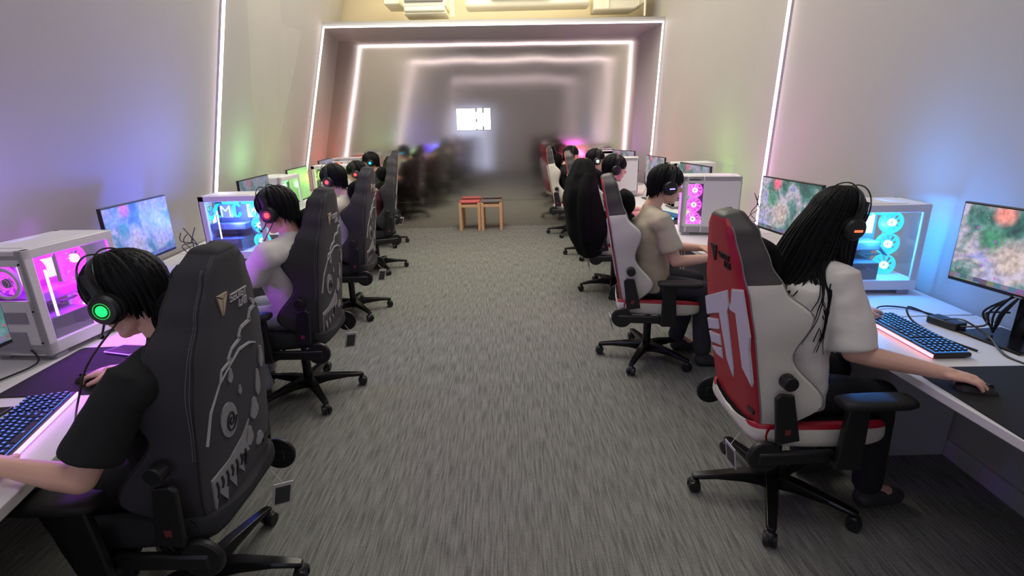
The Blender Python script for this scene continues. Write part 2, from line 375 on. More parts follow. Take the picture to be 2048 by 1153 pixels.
# portal beam between the frame and the steel wall
def beam(ya, yb, za, zb, name, zl=None):
    mb = MB(); a = wallx(LW, ya, za); b = wallx(RW, ya, za); c = wallx(LW, yb, zb); d = wallx(RW, yb, zb)
    mb.prism([V((a - .1, ya, za)), V((b + .1, ya, za - 0.035)), V((d + .1, yb, zb - 0.03)), V((c - .1, yb, zb))], V((0, 0, 0.05)))
    structure(mb.build(name, WALLG, smooth=0))
beam(Y1 - 0.01, YB + 0.02, 2.985, 2.925, 'trim_2')
# pillar strip at the right edge of the steel
mb = MB(); mb.prism([V((1.985, YB - .05, 0)), V((2.055, YB - .05, ZT - .15)), V((2.10, YB - .05, ZT - .15)), V((2.03, YB - .05, 0))], V((0, 0.06, 0)))
structure(mb.build('trim_3', WALLG, smooth=0))
# light strips
def strip(a, b, label, w=0.030, coff=(0, 0, 0.02), kind=None, name='light_strip'):
    mb = MB(); a, b = V(a), V(b); mb.tube([a, b], w / 2, 4); o = mb.build(name, LED, smooth=0)
    # aluminium channel
    ch = MB(); d = (b - a).normalized(); off = V(coff); ch.tube([a + off, b + off], w / 2 * 1.25, 4); ch.build('channel', TAGW, o, smooth=0)
    if kind: o['kind'] = kind
    else: tag(o, label, 'light strip', 'light strips on the wall frames')
    return o
def side_strip(tab, y, z0, z1, sg, label, **k):
    return strip((wallx(tab, y, z0) - sg * 0.022, y - 0.012, z0), (wallx(tab, y, z1) - sg * 0.022, y - 0.012, z1), label, coff=(sg * 0.018, 0, 0), **k)
side_strip(LW, Y1, 0.72, 2.985, -1, 'pink white light strip up the left wall beside the steel end wall')
side_strip(RW, Y1, 0.72, 2.945, 1, 'pink white light strip up the right wall beside the steel end wall')
strip((wallx(LW, Y1, 2.97), Y1 - 0.012, 2.972), (wallx(RW, Y1, 2.935), Y1 - 0.012, 2.937), 'long horizontal light strip across the top of the far frame')
side_strip(LW, Y2, 0.72, 3.05, -1, 'slanted light strip on the left wall nearest the camera, above the blue-lit computer')
side_strip(RW, Y2, 0.72, 3.05, 1, 'slanted light strip on the right wall nearest the camera, behind the second monitor')
strip((wallx(LW, Y2, 3.05), Y2, 3.05), (wallx(RW, Y2, 3.02), Y2, 3.02), '', kind='structure', name='trim_4')
for i, (tb, sg) in enumerate(((LW, -1), (RW, 1))): side_strip(tb, -1.0, 0.72, 3.05, sg, '', kind='structure', name='trim_%d' % (5 + i))
strip((wallx(LW, -1.0, 3.05), -1.0, 3.05), (wallx(RW, -1.0, 3.02), -1.0, 3.02), '', kind='structure', name='trim_7')
# skirting
for nm, tb, sg in (('left', LW, -1), ('right', RW, 1)):
    mb = MB()
    for (ya, a0, a1), (yb, b0, b1) in zip(tb, tb[1:]):
        mb.prism([V((a0, ya, 0)), V((b0, yb, 0)), V((lerp(b0, b1, .03), yb, .09)), V((lerp(a0, a1, .03), ya, .09))], V((-sg * 0.015, 0, 0)))
    structure(mb.build('baseboard_' + nm, DESKLEG, smooth=0))

# lit sign on the steel wall
sg = empty('wall_sign', (-0.545, YB - 0.03, 1.74), 0, 'small blazing white lit sign in the middle of the steel end wall', 'sign')
mb = MB()
mb.box((-0.118, 0, 0), (0.30, 0.03, 0.325)); mb.box((0.097, 0, 0.0), (0.085, 0.03, 0.325)); mb.box((0.216, 0, 0), (0.105, 0.03, 0.325))
mb.box((0.152, 0, -0.01), (0.06, 0.03, 0.20)); mb.box((0.043, 0, -0.095), (0.05, 0.03, 0.10)); mb.box((0.043, 0, 0.055), (0.05, 0.03, 0.10))
mb.build('letters', SIGN, sg, smooth=0)
mb = MB(); mb.box((0, 0.022, 0), (0.55, 0.012, 0.34)); mb.build('backplate', TAGD, sg, smooth=0)

# ducts and units in the open ceiling
mb = MB(); u = empty('ceiling_unit', (-1.1, 8.2, 3.12), 0, 'cream ceiling cassette unit hanging above the left of the far light frame', 'air conditioner')
mb.box((0, 0, .16), (.60, .5, .16)); mb.box((0, -.02, .06), (.56, .46, .07)); mb.build('body', ACW, u, bevel=.02)
mb = MB(); mb.box((0, 0, .013), (.58, .44, .022)); mb.build('panel', ACW, u, bevel=.006)
mb = MB(); mb.box((0, -.262, .17), (.52, .02, .05)); mb.build('grille', ACG, u)
mb = MB()
for dx in (.33, .355, .375): mb.tube([(dx, 0, 1.2), (dx, 0, .1), (dx + .005, -.01, -.01)], .009, 6)
mb.build('pipe', ACW, u)
mb = MB(); mb.box((-1.56, 8.3, 3.37), (.22, .5, .22)); tag(mb.build('duct_box', ACW, bevel=.015), 'cream duct box beside the left ceiling unit', 'duct')
mb = MB(); mb.box((0.32, 8.35, 3.30), (1.76, .34, .16)); tag(mb.build('air_duct', ACW, bevel=.04), 'long cream air duct running across the ceiling above the far frame', 'duct')
lp = empty('ceiling_vent', (0.21, 8.13, 3.335), 0, 'dark grey tapered ceiling vent under the long cream duct', 'vent')
mb = MB(); mb.loft([[V((-.42, -.04, 0)), V((.42, -.04, 0)), V((.42, .04, 0)), V((-.42, .04, 0))], [V((-.25, -.04, .17)), V((.25, -.04, .17)), V((.25, .04, .17)), V((-.25, .04, .17))]]); mb.build('hood', ACG, lp, smooth=0)
u = empty('ceiling_unit', (1.60, 8.15, 3.13), 0, 'cream ceiling unit with thin hanger rods above the right of the far frame', 'air conditioner')
mb = MB(); mb.prism([V((-.36, 0, .02)), V((.2, 0, .02)), V((.36, 0, .1)), V((.36, 0, .32)), V((-.36, 0, .32))], V((0, .4, 0))); mb.build('body', ACW, u, bevel=.02)
mb = MB(); mb.box((.05, -.02, .19), (.42, .03, .02)); mb.build('rail', ACG, u)
mb = MB(); mb.cyl((-.16, -.02, 1.0), (-.16, -.02, .04), .007); mb.build('rod', ACW, u)
mb = MB(); mb.cyl((.26, -.02, 1.0), (.26, -.02, .07), .007); mb.build('rod', ACW, u)
mb = MB(); mb.cyl((.34, -.05, .2), (.34, -.05, -.08), .016); mb.build('drain_pipe', ACW, u)

# ------------------------------------------------------------ desks
FLT = [(-.6, -1.10), (.98, -1.31), (1.7, -1.47), (2.5, -1.60), (4.05, -1.74), (9, -2.2)]
def fl(y):
    for (a, xa), (b, xb) in zip(FLT, FLT[1:]):
        if y <= b: return lerp(xa, xb, (y - a) / (b - a))
    return FLT[-1][1]
def fr(y): return 1.55 - 0.05 * y
def desk(side, ya, yb, label):
    tb = LW if side < 0 else RW; f = fl if side < 0 else fr
    root = empty('desk', (f((ya + yb) / 2), (ya + yb) / 2, 0), 0, label, 'desk', 'white desks along the %s wall' % ('left' if side < 0 else 'right'))
    org = V(root.location); g = 0.006; ya += g; yb -= g
    bx = lambda y: wallx(tb, y, 0.74) - side * 0.012
    mb = MB(); mb.prism([p - org for p in (V((f(ya), ya, .705)), V((f(yb), yb, .705)), V((bx(yb), yb, .705)), V((bx(ya), ya, .705)))], V((0, 0, .035)))
    mb.build('desktop', DESK, root, bevel=.004)
    for y in (ya + 0.03, yb - 0.03):
        mb = MB(); x0 = f(y) + side * 0.10; x1 = wallx(tb, y, 0.0) - side * 0.02 ; x2 = wallx(tb, y, .705) - side * .012
        a = [V((x0, y, 0)), V((x1, y, 0)), V((x2, y, .705)), V((x0, y, .705))]
        mb.prism([p - org - V((0, .0125, 0)) for p in a], V((0, .025, 0))); mb.build('side_panel', DESKLEG, root, bevel=.002)
    mb = MB(); y0, y1 = ya + .05, yb - .05
    a = [V((f(y0) + side * .14, y0, .645)), V((f(y1) + side * .14, y1, .645)), V((f(y1) + side * .14, y1, .704)), V((f(y0) + side * .14, y0, .704))]
    mb.prism([p - org for p in a], V((side * .02, 0, 0))); mb.build('apron', DESKLEG, root)
LY = [-0.55, 0.98, 2.50, 4.05, 5.6, 7.15, 8.66]; RY = [-0.6, 0.85, 2.33, 4.27, 5.75, 7.25, 8.68]
ordn = ['the camera', 'the first', 'the second', 'the third', 'the fourth', 'the steel wall']
dl = ['white desk at the lower left corner, nearest the camera', 'white desk of the left player with the green-lit headset', 'white desk of the left player in white in front of the blue-lit computer', 'white desk of the player with glasses on the left', 'white desk on the left under the green-lit computer', 'last white desk on the left, against the steel wall']
dr = ['white desk at the lower right corner, nearest the camera', 'white desk of the long-haired player with the black mousepad', 'white desk under the pink-lit computer on the right', 'white desk on the right behind the black-coated chair', 'white desk on the right holding the plain white computer side', 'last white desk on the right, against the steel wall']
for i in range(1, 6): desk(-1, LY[i], LY[i + 1], dl[i])
desk(-1, LY[0], LY[1], dl[0])
for i in range(0, 6): desk(1, RY[i], RY[i + 1], dr[i])

# ------------------------------------------------------------ gaming chairs
REC = R(10.5)
def bk(x, s, d):
    """backrest coordinates (x across, s up the back, d forward) to chair coordinates"""
    return V((x, -0.205 + d * math.cos(REC) - s * math.sin(REC), 0.455 + s * math.cos(REC) + d * math.sin(REC)))
SM = 0.86
TB = [(0, .205), (.15, .222), (.5, .222), (.65, .205), (.8, .160), (.93, .118), (1, .092)]
TW = [(0, .225), (.16, .285), (.38, .255), (.575, .295), (.70, .245), (.8, .190), (.93, .140), (1, .106)]
TD = [(0, .10), (.16, .225), (.38, .135), (.575, .195), (.70, .125), (.8, .105), (.93, .095), (1, .08)]
TC = [(0, .10), (.2, .10), (.6, .075), (.8, .08), (.93, .08), (1, .07)]
def back_ring(t):
    b, w, dw, dc = interp(TB, t), interp(TW, t), interp(TD, t), interp(TC, t); s = t * SM; q = 1.0; dd = 0.0
    if t > .93: q = 1 - 0.30 * ((t - .93) / .07) ** 2
    b *= q; w *= q
    half = [(0.0, .0), (b * .5, .0), (b * .92, .004), (b, .016), (lerp(b, w, .4), lerp(.016, dw, .33)), (lerp(b, w, .8), lerp(.016, dw, .72)), (w, dw - .008), (w - .012, dw + .006), (w - .045, dw - .002), (w * .68, (dw + dc) / 2 + .004), (w * .5, dc + .004), (0.0, dc)]
    return [bk(x, s, d) for x, d in half] + [bk(-x, s, d) for x, d in reversed(half[1:-1])]
def panel_pt(u, v, off=-0.003):
    """u 0..1 across the flat back seen from behind, v 0 top..1 bottom"""
    t = 1 - v; b = interp(TB, t) * (1 if t < .93 else 1 - .3 * ((t - .93) / .07) ** 2) * .97
    return bk(lerp(-b, b, u), t * SM, off)
STROKES = {'S': [[(1, 1), (0, 1), (0, .5), (1, .5), (1, 0), (0, 0)]], 'E': [[(1, 1), (0, 1)], [(0, .5), (.85, .5)], [(1, 0), (0, 0), (0, .5)]], 'C': [[(1, 1), (0, 1), (0, 0), (1, 0)]],
           'R': [[(0, 0), (0, 1), (1, 1), (1, .5), (.3, .5), (1, 0)]], 'T': [[(0, 1), (1, 1)], [(.5, 1), (.5, 0)]], 'L': [[(0, 1), (0, 0), (1, 0)]], 'A': [[(0, 0), (0, .6), (.4, 1), (1, 1), (1, 0)], [(0, .4), (1, .4)]],
           'B': [[(0, 0), (0, 1), (.9, 1), (.9, .55), (0, .5)], [(.9, .5), (1, .45), (1, 0), (0, 0)]]}
def word(mb, txt, x, s, h, wch, thick, slant=0.0):
    """raised stroke lettering on the chair back; x,s in metres on the back"""
    for ch in txt:
        for st in STROKES[ch]:
            for (xa, ya), (xb, yb) in zip(st, st[1:]):
                A = V((x + xa * wch + ya * h * slant, s + ya * h, 0)); B = V((x + xb * wch + yb * h * slant, s + yb * h, 0)); d = (B - A).normalized(); n = V((-d.y, d.x, 0)) * thick / 2; e = d * thick / 2
                q = [A - e + n, B + e + n, B + e - n, A - e - n]
                mb.add([bk(p.x, p.y, -.0045) for p in q] + [bk(p.x, p.y, .004) for p in q], [(0, 1, 2, 3), (4, 7, 6, 5), (0, 4, 5, 1), (1, 5, 6, 2), (2, 6, 7, 3), (3, 7, 4, 0)])
        x += wch * 1.32
def applique(mb, pts, off=-.004, th=.008, mi=0):
    """flat shape on the back panel from (u,v) points, subdivided along its edges so that it follows the curve"""
    P = [panel_pt(u, v, off) for u, v in pts]; mb.prism(P, bk(0, 0, th) - bk(0, 0, 0), mi)
def ribbon(mb, pts, w0, off=-.004, th=.008):
    n = len(pts)
    for i in range(n - 1):
        (ua, va), (ub, vb) = pts[i], pts[i + 1]; wa = w0[i] if isinstance(w0, list) else w0; wb = w0[i + 1] if isinstance(w0, list) else w0
        dx, dy = (ub - ua) * .44, (vb - va) * .885; L = math.hypot(dx, dy) or 1; nx, ny = -dy / L, dx / L
        q = [(ua + nx * wa / .44, va + ny * wa / .885), (ub + nx * wb / .44, vb + ny * wb / .885), (ub - nx * wb / .44, vb - ny * wb / .885), (ua - nx * wa / .44, va - ny * wa / .885)]
        applique(mb, q, off, th)
def make_chair(style):
    global REC
    red = style == 'red'; REC = R(10.5) if red else R(6.5)
    root = empty('gaming_chair', (0, 0, 0))
    # base: five spokes with casters
    mb = MB(); mb.cyl((0, 0, .06), (0, 0, .125), .055, .045, 18); mb.build('hub', BLACKM, root, bevel=.004)
    for k in range(5):
        a = R(-90 + 72 * k + (36 if red else 20)); d = V((math.cos(a), math.sin(a), 0)); n = V((-d.y, d.x, 0))
        mb = MB(); rings = []
        for r, w, zt, zb in ((.03, .034, .125, .06), (.12, .03, .122, .075), (.24, .024, .105, .078), (.325, .021, .092, .07), (.345, .016, .086, .07)):
            rings.append([d * r + n * w * .75 + V((0, 0, zt)), d * r + n * w + V((0, 0, lerp(zb, zt, .55))), d * r + n * w * .8 + V((0, 0, zb)), d * r - n * w * .8 + V((0, 0, zb)), d * r - n * w + V((0, 0, lerp(zb, zt, .55))), d * r - n * w * .75 + V((0, 0, zt))])
        mb.loft(rings); sp = mb.build('spoke', BLACKM, root, smooth=30, bevel=.002)
        mb = MB(); c = d * .335 + V((0, 0, .031)); ax = n
        for q in (-1, 1): mb.cyl(c + ax * q * .008, c + ax * q * .026, .030, .026, 16)
        mb.cyl(c - ax * .01, c + ax * .01, .018, None, 10); mb.cyl(c + V((0, 0, .0)), d * .335 + V((0, 0, .078)), .011, None, 10)
        mb.ball(c + V((0, 0, .012)), (.026, .026, .026), n=12); mb.build('caster', BLACKP, sp)
    mb = MB(); mb.cyl((0, 0, .10), (0, 0, .30), .028, None, 16); mb.cyl((0, 0, .28), (0, 0, .385), .02, None, 14); mb.build('gas_lift', BLACKM, root)
    # mechanism with levers
    mb = MB(); mb.box((0, -.01, .385), (.2, .30, .05)); mb.box((0, .02, .365), (.12, .2, .04)); mc = mb.build('tilt_mechanism', BLACKP, root, bevel=.012)
    mb = MB(); mb.tube([(.08, .06, .375), (.2, .06, .37), (.27, .05, .372), (.30, .06, .372)], [.007, .007, .014, .012], 8, flat=(0, 0, 1)); mb.build('lever', BLACKP, mc)
    mb = MB(); mb.tube([(-.08, .06, .375), (-.2, .06, .37), (-.27, .05, .372), (-.30, .06, .372)], [.007, .007, .014, .012], 8, flat=(0, 0, 1)); mb.build('lever', BLACKP, mc)
    # seat
    rings = []
    for yy, wd, zt in ((-.235, .21, .485), (-.20, .245, .50), (-.05, .262, .505), (.12, .268, .505), (.24, .262, .50), (.30, .235, .487), (.315, .20, .468)):
        zb = .405 if -.2 < yy < .26 else .42
        prof = [(-1, zb + .02), (-.97, zt + .005), (-.86, zt + .022), (-.62, zt - .012), (0, zt - .018), (.62, zt - .012), (.86, zt + .022), (.97, zt + .005), (1, zb + .02), (.9, zb), (0, zb - .004), (-.9, zb)]
        rings.append([V((x * wd, yy, z)) for x, z in prof])
    def smf(i, j):
        if not red: return 0
        if j in (2, 3, 4, 5): return 2
        if j in (0, 7, 8, 11): return 1
        return 0 if j in (1, 6) else 2
    mb = MB(); mb.loft(rings, mfn=smf); mb.build('seat', [RED, WHITEL, BLACKF] if red else [CHARD, CHARD, BLACKF], root, smooth=180, subsurf=2)
    # backrest
    N = 40; tt = [i / N for i in range(N + 1)]; rings = [back_ring(t) for t in tt]
    top_r = rings[-1]; c = sum(top_r, V()) / len(top_r)
    for q, up in ((.9, .008), (.72, .014), (.4, .018)): rings.append([c + (p - c) * q + bk(0, up, 0) - bk(0, 0, 0) for p in top_r])
    n = len(rings[0])
    def bmf(i, j):
        t = tt[min(i, N)]; jj = j if j < 11 else n - 1 - j
        if i >= N: return 2 if red else 3
        if jj <= 2: return 0
        if jj <= 6: return 2 if t > .70 else 1
        return 3
    mb = MB(); mb.loft(rings, mfn=bmf)
    bkm = [RED, WHITEL, GREYL, BLACKF] if red else [CHARL, CHAR, CHAR, CHARD]
    back = mb.build('backrest', bkm, root, smooth=50)
    # piping along the seams and the wing edges
    for s_ in (-1, 1):
        mb = MB(); pts = []; p2 = []
        for t in [i / 60 for i in range(3, 59)]:
            r = back_ring(t); pts.append(r[3] if s_ > 0 else r[n - 3]); p2.append(r[7] if s_ > 0 else r[n - 7])
        mb.tube(pts, .003, 6); mb.tube(p2, .0035, 6); mb.build('piping', STITCH if red else ARTD, back)
        if not red:
            mb = MB()
            for k in range(0, 110):
                t = .30 + .66 * k / 110; r = back_ring(t); r2 = back_ring(t + .0035); j = 4
                for f in (.10, .26):
                    A = (r[3].lerp(r[4], f) if s_ > 0 else r[n - 3].lerp(r[n - 4], f)); B = (r2[3].lerp(r2[4], f) if s_ > 0 else r2[n - 3].lerp(r2[n - 4], f))
                    mb.tube([A, B], .0013, 4)
            mb.build('stitching', STITCH, back)
    # embroidered wordmark and emblem
    lt = DTHREAD if red else THREAD
    mb = MB(); word(mb, 'SECRET', -.008 if red else -.010, .697, .021, .0125, .0042, .12); word(mb, 'LAB', .040, .665, .021, .0125, .0042, .12); mb.build('lettering', lt, back, smooth=0)
    mb = MB(); ex, es = -.055, .717
    for tri in (((-.028, .020), (.0, .006), (.028, .020)), ((-.028, .016), (-.002, .002), (-.004, -.05)), ((.028, .016), (.002, .002), (.002, -.05))):
        P = [bk(ex + x, es + y, -.0045) for x, y in tri]; mb.prism(P, bk(0, 0, .008) - bk(0, 0, 0))
    mb.build('emblem', lt if red else GOLD, back, smooth=0)
    if red:
        def art(mm, grow, off):
            mb = MB()
            shapes = [[(0.0, .475), (.60, .345), (.60, .42), (.54, .465), (.57, .74), (.55, .80), (.44, .735), (.35, .50), (0.0, .57)],
                      [(0.0, .60), (.29, .55), (.30, .60), (.02, .65)], [(.02, .675), (.30, .635), (.31, .68), (.05, .72)], [(.06, .745), (.31, .705), (.31, .755), (.17, .765)],
                      [(.62, .435), (.69, .39), (.74, .325), (1.0, .295), (1.0, .50), (.955, .56), (.97, .72), (.95, .745), (.80, .69), (.76, .43)]]
            for sh in shapes:
                if grow:
                    cx = sum(p[0] for p in sh) / len(sh); cy = sum(p[1] for p in sh) / len(sh)
                    sh = [(min(1, max(0, p[0] + (.014 if p[0] > cx else -.014))), p[1] + (.006 if p[1] > cy else -.006)) for p in sh]
                applique(mb, sh, off, .007)
            return mb.build('print', mm, back, smooth=0)
        art(LILAC, False, -.004); art(TAGW, True, -.0028)
    else:
        mb = MB()
        mane = [(.98, .262), (.86, .225), (.90, .26), (.80, .27), (.74, .30), (.78, .305), (.60, .315), (.55, .345), (.58, .352), (.44, .37), (.38, .40), (.42, .41), (.28, .425), (.26, .47)]
        ribbon(mb, mane, [.006, .004, .007, .006, .005, .007, .006, .005, .007, .005, .005, .006, .004, .003])
        ribbon(mb, [(.40, .43), (.55, .395), (.72, .40), (.82, .42)], [.002, .005, .004, .002])
        ribbon(mb, [(.05, .66), (.12, .55), (.25, .47), (.40, .43)], .0022); mb.build('line_print', THREAD, back, smooth=0)
        mb = MB()
        applique(mb, [(.34 + .11 * math.cos(a) + .02 * math.sin(a), .64 + .075 * math.sin(a)) for a in [2 * math.pi * k / 20 for k in range(20)]])
        for cx, cy, rx, ry in ((.72, .70, .06, .05), (.80, .60, .035, .06), (.62, .80, .05, .045), (.40, .47, .03, .03), (.52, .56, .02, .02), (.88, .50, .03, .05), (.78, .86, .06, .03)):
            applique(mb, [(cx + rx * math.cos(a) * (1 + .25 * math.sin(3 * a)), cy + ry * math.sin(a)) for a in [2 * math.pi * k / 14 for k in range(14)]])
        applique(mb, [(.06, .81), (.3, .80), (.5, .765), (.62, .72), (.55, .80), (.60, .86), (.48, .84), (.50, .93), (.38, .86), (.36, .95), (.26, .87), (.22, .96), (.12, .88), (.06, .95)])
        mb.build('grey_print', ARTG, back, smooth=0)
        mb = MB()
        ribbon(mb, [(.36 + .07 * (1 - k / 26) * math.cos(k * .5), .645 + .05 * (1 - k / 26) * math.sin(k * .5)) for k in range(24)], .003, -.0075, .004)
        mb.build('spiral_print', ARTD, back, smooth=0); mb = MB()
        for k in range(7):
            ribbon(mb, [(.10 + .07 * k, .90 - .02 * (k % 2)), (.12 + .07 * k, .86), (.10 + .07 * k, .83)], .004, -.0075, .004)
        mb.build('dark_print', ARTD, back, smooth=0)
    # zip pouch along the bottom of the back
    mb = MB(); mb.tube([bk(-.235, .005, .045), bk(-.12, .0, .028), bk(.12, .0, .028), bk(.235, .005, .045)], [(.026, .045)] * 4, 12, flat=(0, 1, 0)); mb.build('bottom_roll', RED if red else CHARD, root)
    mb = MB(); mb.box(bk(.17, .095, -.001), (.05, .006, .018)); mb.build('zip_label', BLACKP, back)
    # recline hinges, covers, knob
    for s_ in (-1, 1):
        mb = MB(); mb.tube([V((s_ * .262, -.20, .40)), V((s_ * .283, -.20, .40))], [.07, .066], 24); hc = mb.build('hinge_cover', BLACKP, root, bevel=.006)
        mb = MB(); P = [bk(s_ * .275, a, b) for a, b in ((.0, .035), (.0, .125), (.20, .115), (.215, .065), (.20, .045))]; mb.prism(P, V((s_ * .018, 0, 0))); mb.build('back_bracket', BLACKP, hc, bevel=.004)
        mb = MB(); mb.box(V((s_ * .275, -.08, .395)), (.03, .30, .055)); mb.build('side_bracket', BLACKP, hc, bevel=.01)
        mb = MB(); mb.cyl(bk(s_ * .262, .255, .10), bk(s_ * .305, .255, .10), .030, .028, 20); mb.build('tilt_knob', BLACKP, root, bevel=.004)
        mb = MB(); mb.box(bk(s_ * .2945, .05, .08), (.002, .022, .022)); mb.build('badge', mat('red_badge', lin((120, 50, 50)), .5, nscale=80, namt=.3), hc)
        # armrest
        mb = MB(); mb.box((s_ * .24, .03, .395), (.14, .07, .022)); mb.prism([V((s_ * .30, -.02, .385)), V((s_ * .30, .08, .385)), V((s_ * .325, .055, .67)), V((s_ * .325, -.025, .67))], V((s_ * .028, 0, 0)))
        mb.v = [p + V((0, .07, -.02)) if p.z > .38 else p for p in mb.v]; ar = mb.build('armrest_post', BLACKP, root, bevel=.006)
        rings = []
        for yy, w_, h_ in ((-.125, .026, .008), (-.118, .040, .016), (-.06, .048, .02), (.04, .05, .02), (.11, .048, .02), (.142, .04, .016), (.15, .026, .008)):
            cx = s_ * (.33 - .0 * yy); zc = .69
            rings.append([V((cx + w_ * math.copysign(abs(math.cos(a)) ** .6, math.cos(a)), yy + .14, zc - .03 + h_ * math.copysign(abs(math.sin(a)) ** .6, math.sin(a)))) for a in [2 * math.pi * k / 18 for k in range(18)]])
        mb = MB(); mb.loft(rings); mb.build('arm_pad', RUBBER, ar, smooth=60)
    # neck pillow
    mb = MB(); prof = []
    for k in range(9):
        q = k / 8 * 2 - 1; w_ = .135 * (1 - abs(q) ** 4 * .35); th = .064 * max(.08, (1 - abs(q) ** 3.2)); s0 = .668 + q * .086
        prof.append([bk(w_ * math.copysign(abs(math.cos(a)) ** .7, math.cos(a)), s0, .140 + th * math.copysign(abs(math.sin(a)) ** .8, math.sin(a))) for a in [2 * math.pi * j / 20 for j in range(20)]])
    mb.loft(prof); mb.build('neck_pillow', BLACKF, root, smooth=180, subsurf=1)
    # hanging paper tag
    mb = MB(); tc = V((.13, -.262, .315))
    rot = Matrix.Rotation(R(10 if red else -55), 3, 'Z') @ Matrix.Rotation(R(8), 3, 'Y') @ Matrix.Rotation(R(14), 3, 'X')
    mb.box(tc, (.072, .003, .115), 0, rot); tg = mb.build('hang_tag', TAGW, root)
    mb = MB(); mb.box(tc + rot @ V((0, -.002, -.004)), (.054, .002, .088), 0, rot); mb.build('tag_print', TAGD, tg)
    mb = MB(); mb.tube([tc + rot @ V((0, 0, .055)), V((.13, -.235, .42))], .0015, 5); mb.build('string', TAGW, tg)
    return root
chair_red = make_chair('red'); chair_blk = make_chair('black'); used = set()
def place_chair(proto, x, y, deg, spoke, label, group):
    o = proto if proto.name not in used else copy_tree(proto)
    used.add(proto.name); o.location = (x, y, 0); o.rotation_euler.z = R(deg)
    for ch in o.children:
        if ch.name.split('.')[0] == 'spoke': ch.rotation_euler.z = R(spoke - deg - (-90 + (36 if proto is chair_red else 20)))
    return tag(o, label, 'chair', group)
GL, GR = 'charcoal gaming chairs in the left row', 'red and white gaming chairs in the right row'
chL = [place_chair(chair_blk, *a, GL) for a in (
    (-1.17, 1.58, 89, 4, 'charcoal gaming chair at the lower left, nearest the camera'),
    (-1.34, 3.10, 90, 18, 'charcoal gaming chair of the left player in white by the blue-lit computer'),
    (-1.49, 4.67, 92, 22, 'charcoal gaming chair of the left player in glasses and cream shirt'),
    (-1.62, 6.20, 110, 15, 'charcoal gaming chair seen edge-on, in front of the cyan-lit headset'),
    (-1.86, 7.60, 100, 20, 'charcoal gaming chair farthest back on the left, by the steel wall'))]
chR = [place_chair(chair_red, *a, GR) for a in (
    (1.16, 2.02, -89, -115, 'red gaming chair with white bolsters of the long-haired player, nearest the camera'),
    (0.97, 3.53, -99, -121, 'white-sided red gaming chair of the player in the beige shirt'),
    (1.04, 5.17, -95, -175, 'gaming chair hidden under a black coat in the right row'),
    (1.04, 6.65, -97, 169, 'red and white gaming chair just behind the black-coated chair'),
    (0.92, 8.05, -106, 170, 'white-sided red gaming chair farthest back on the right, by the steel wall'))]

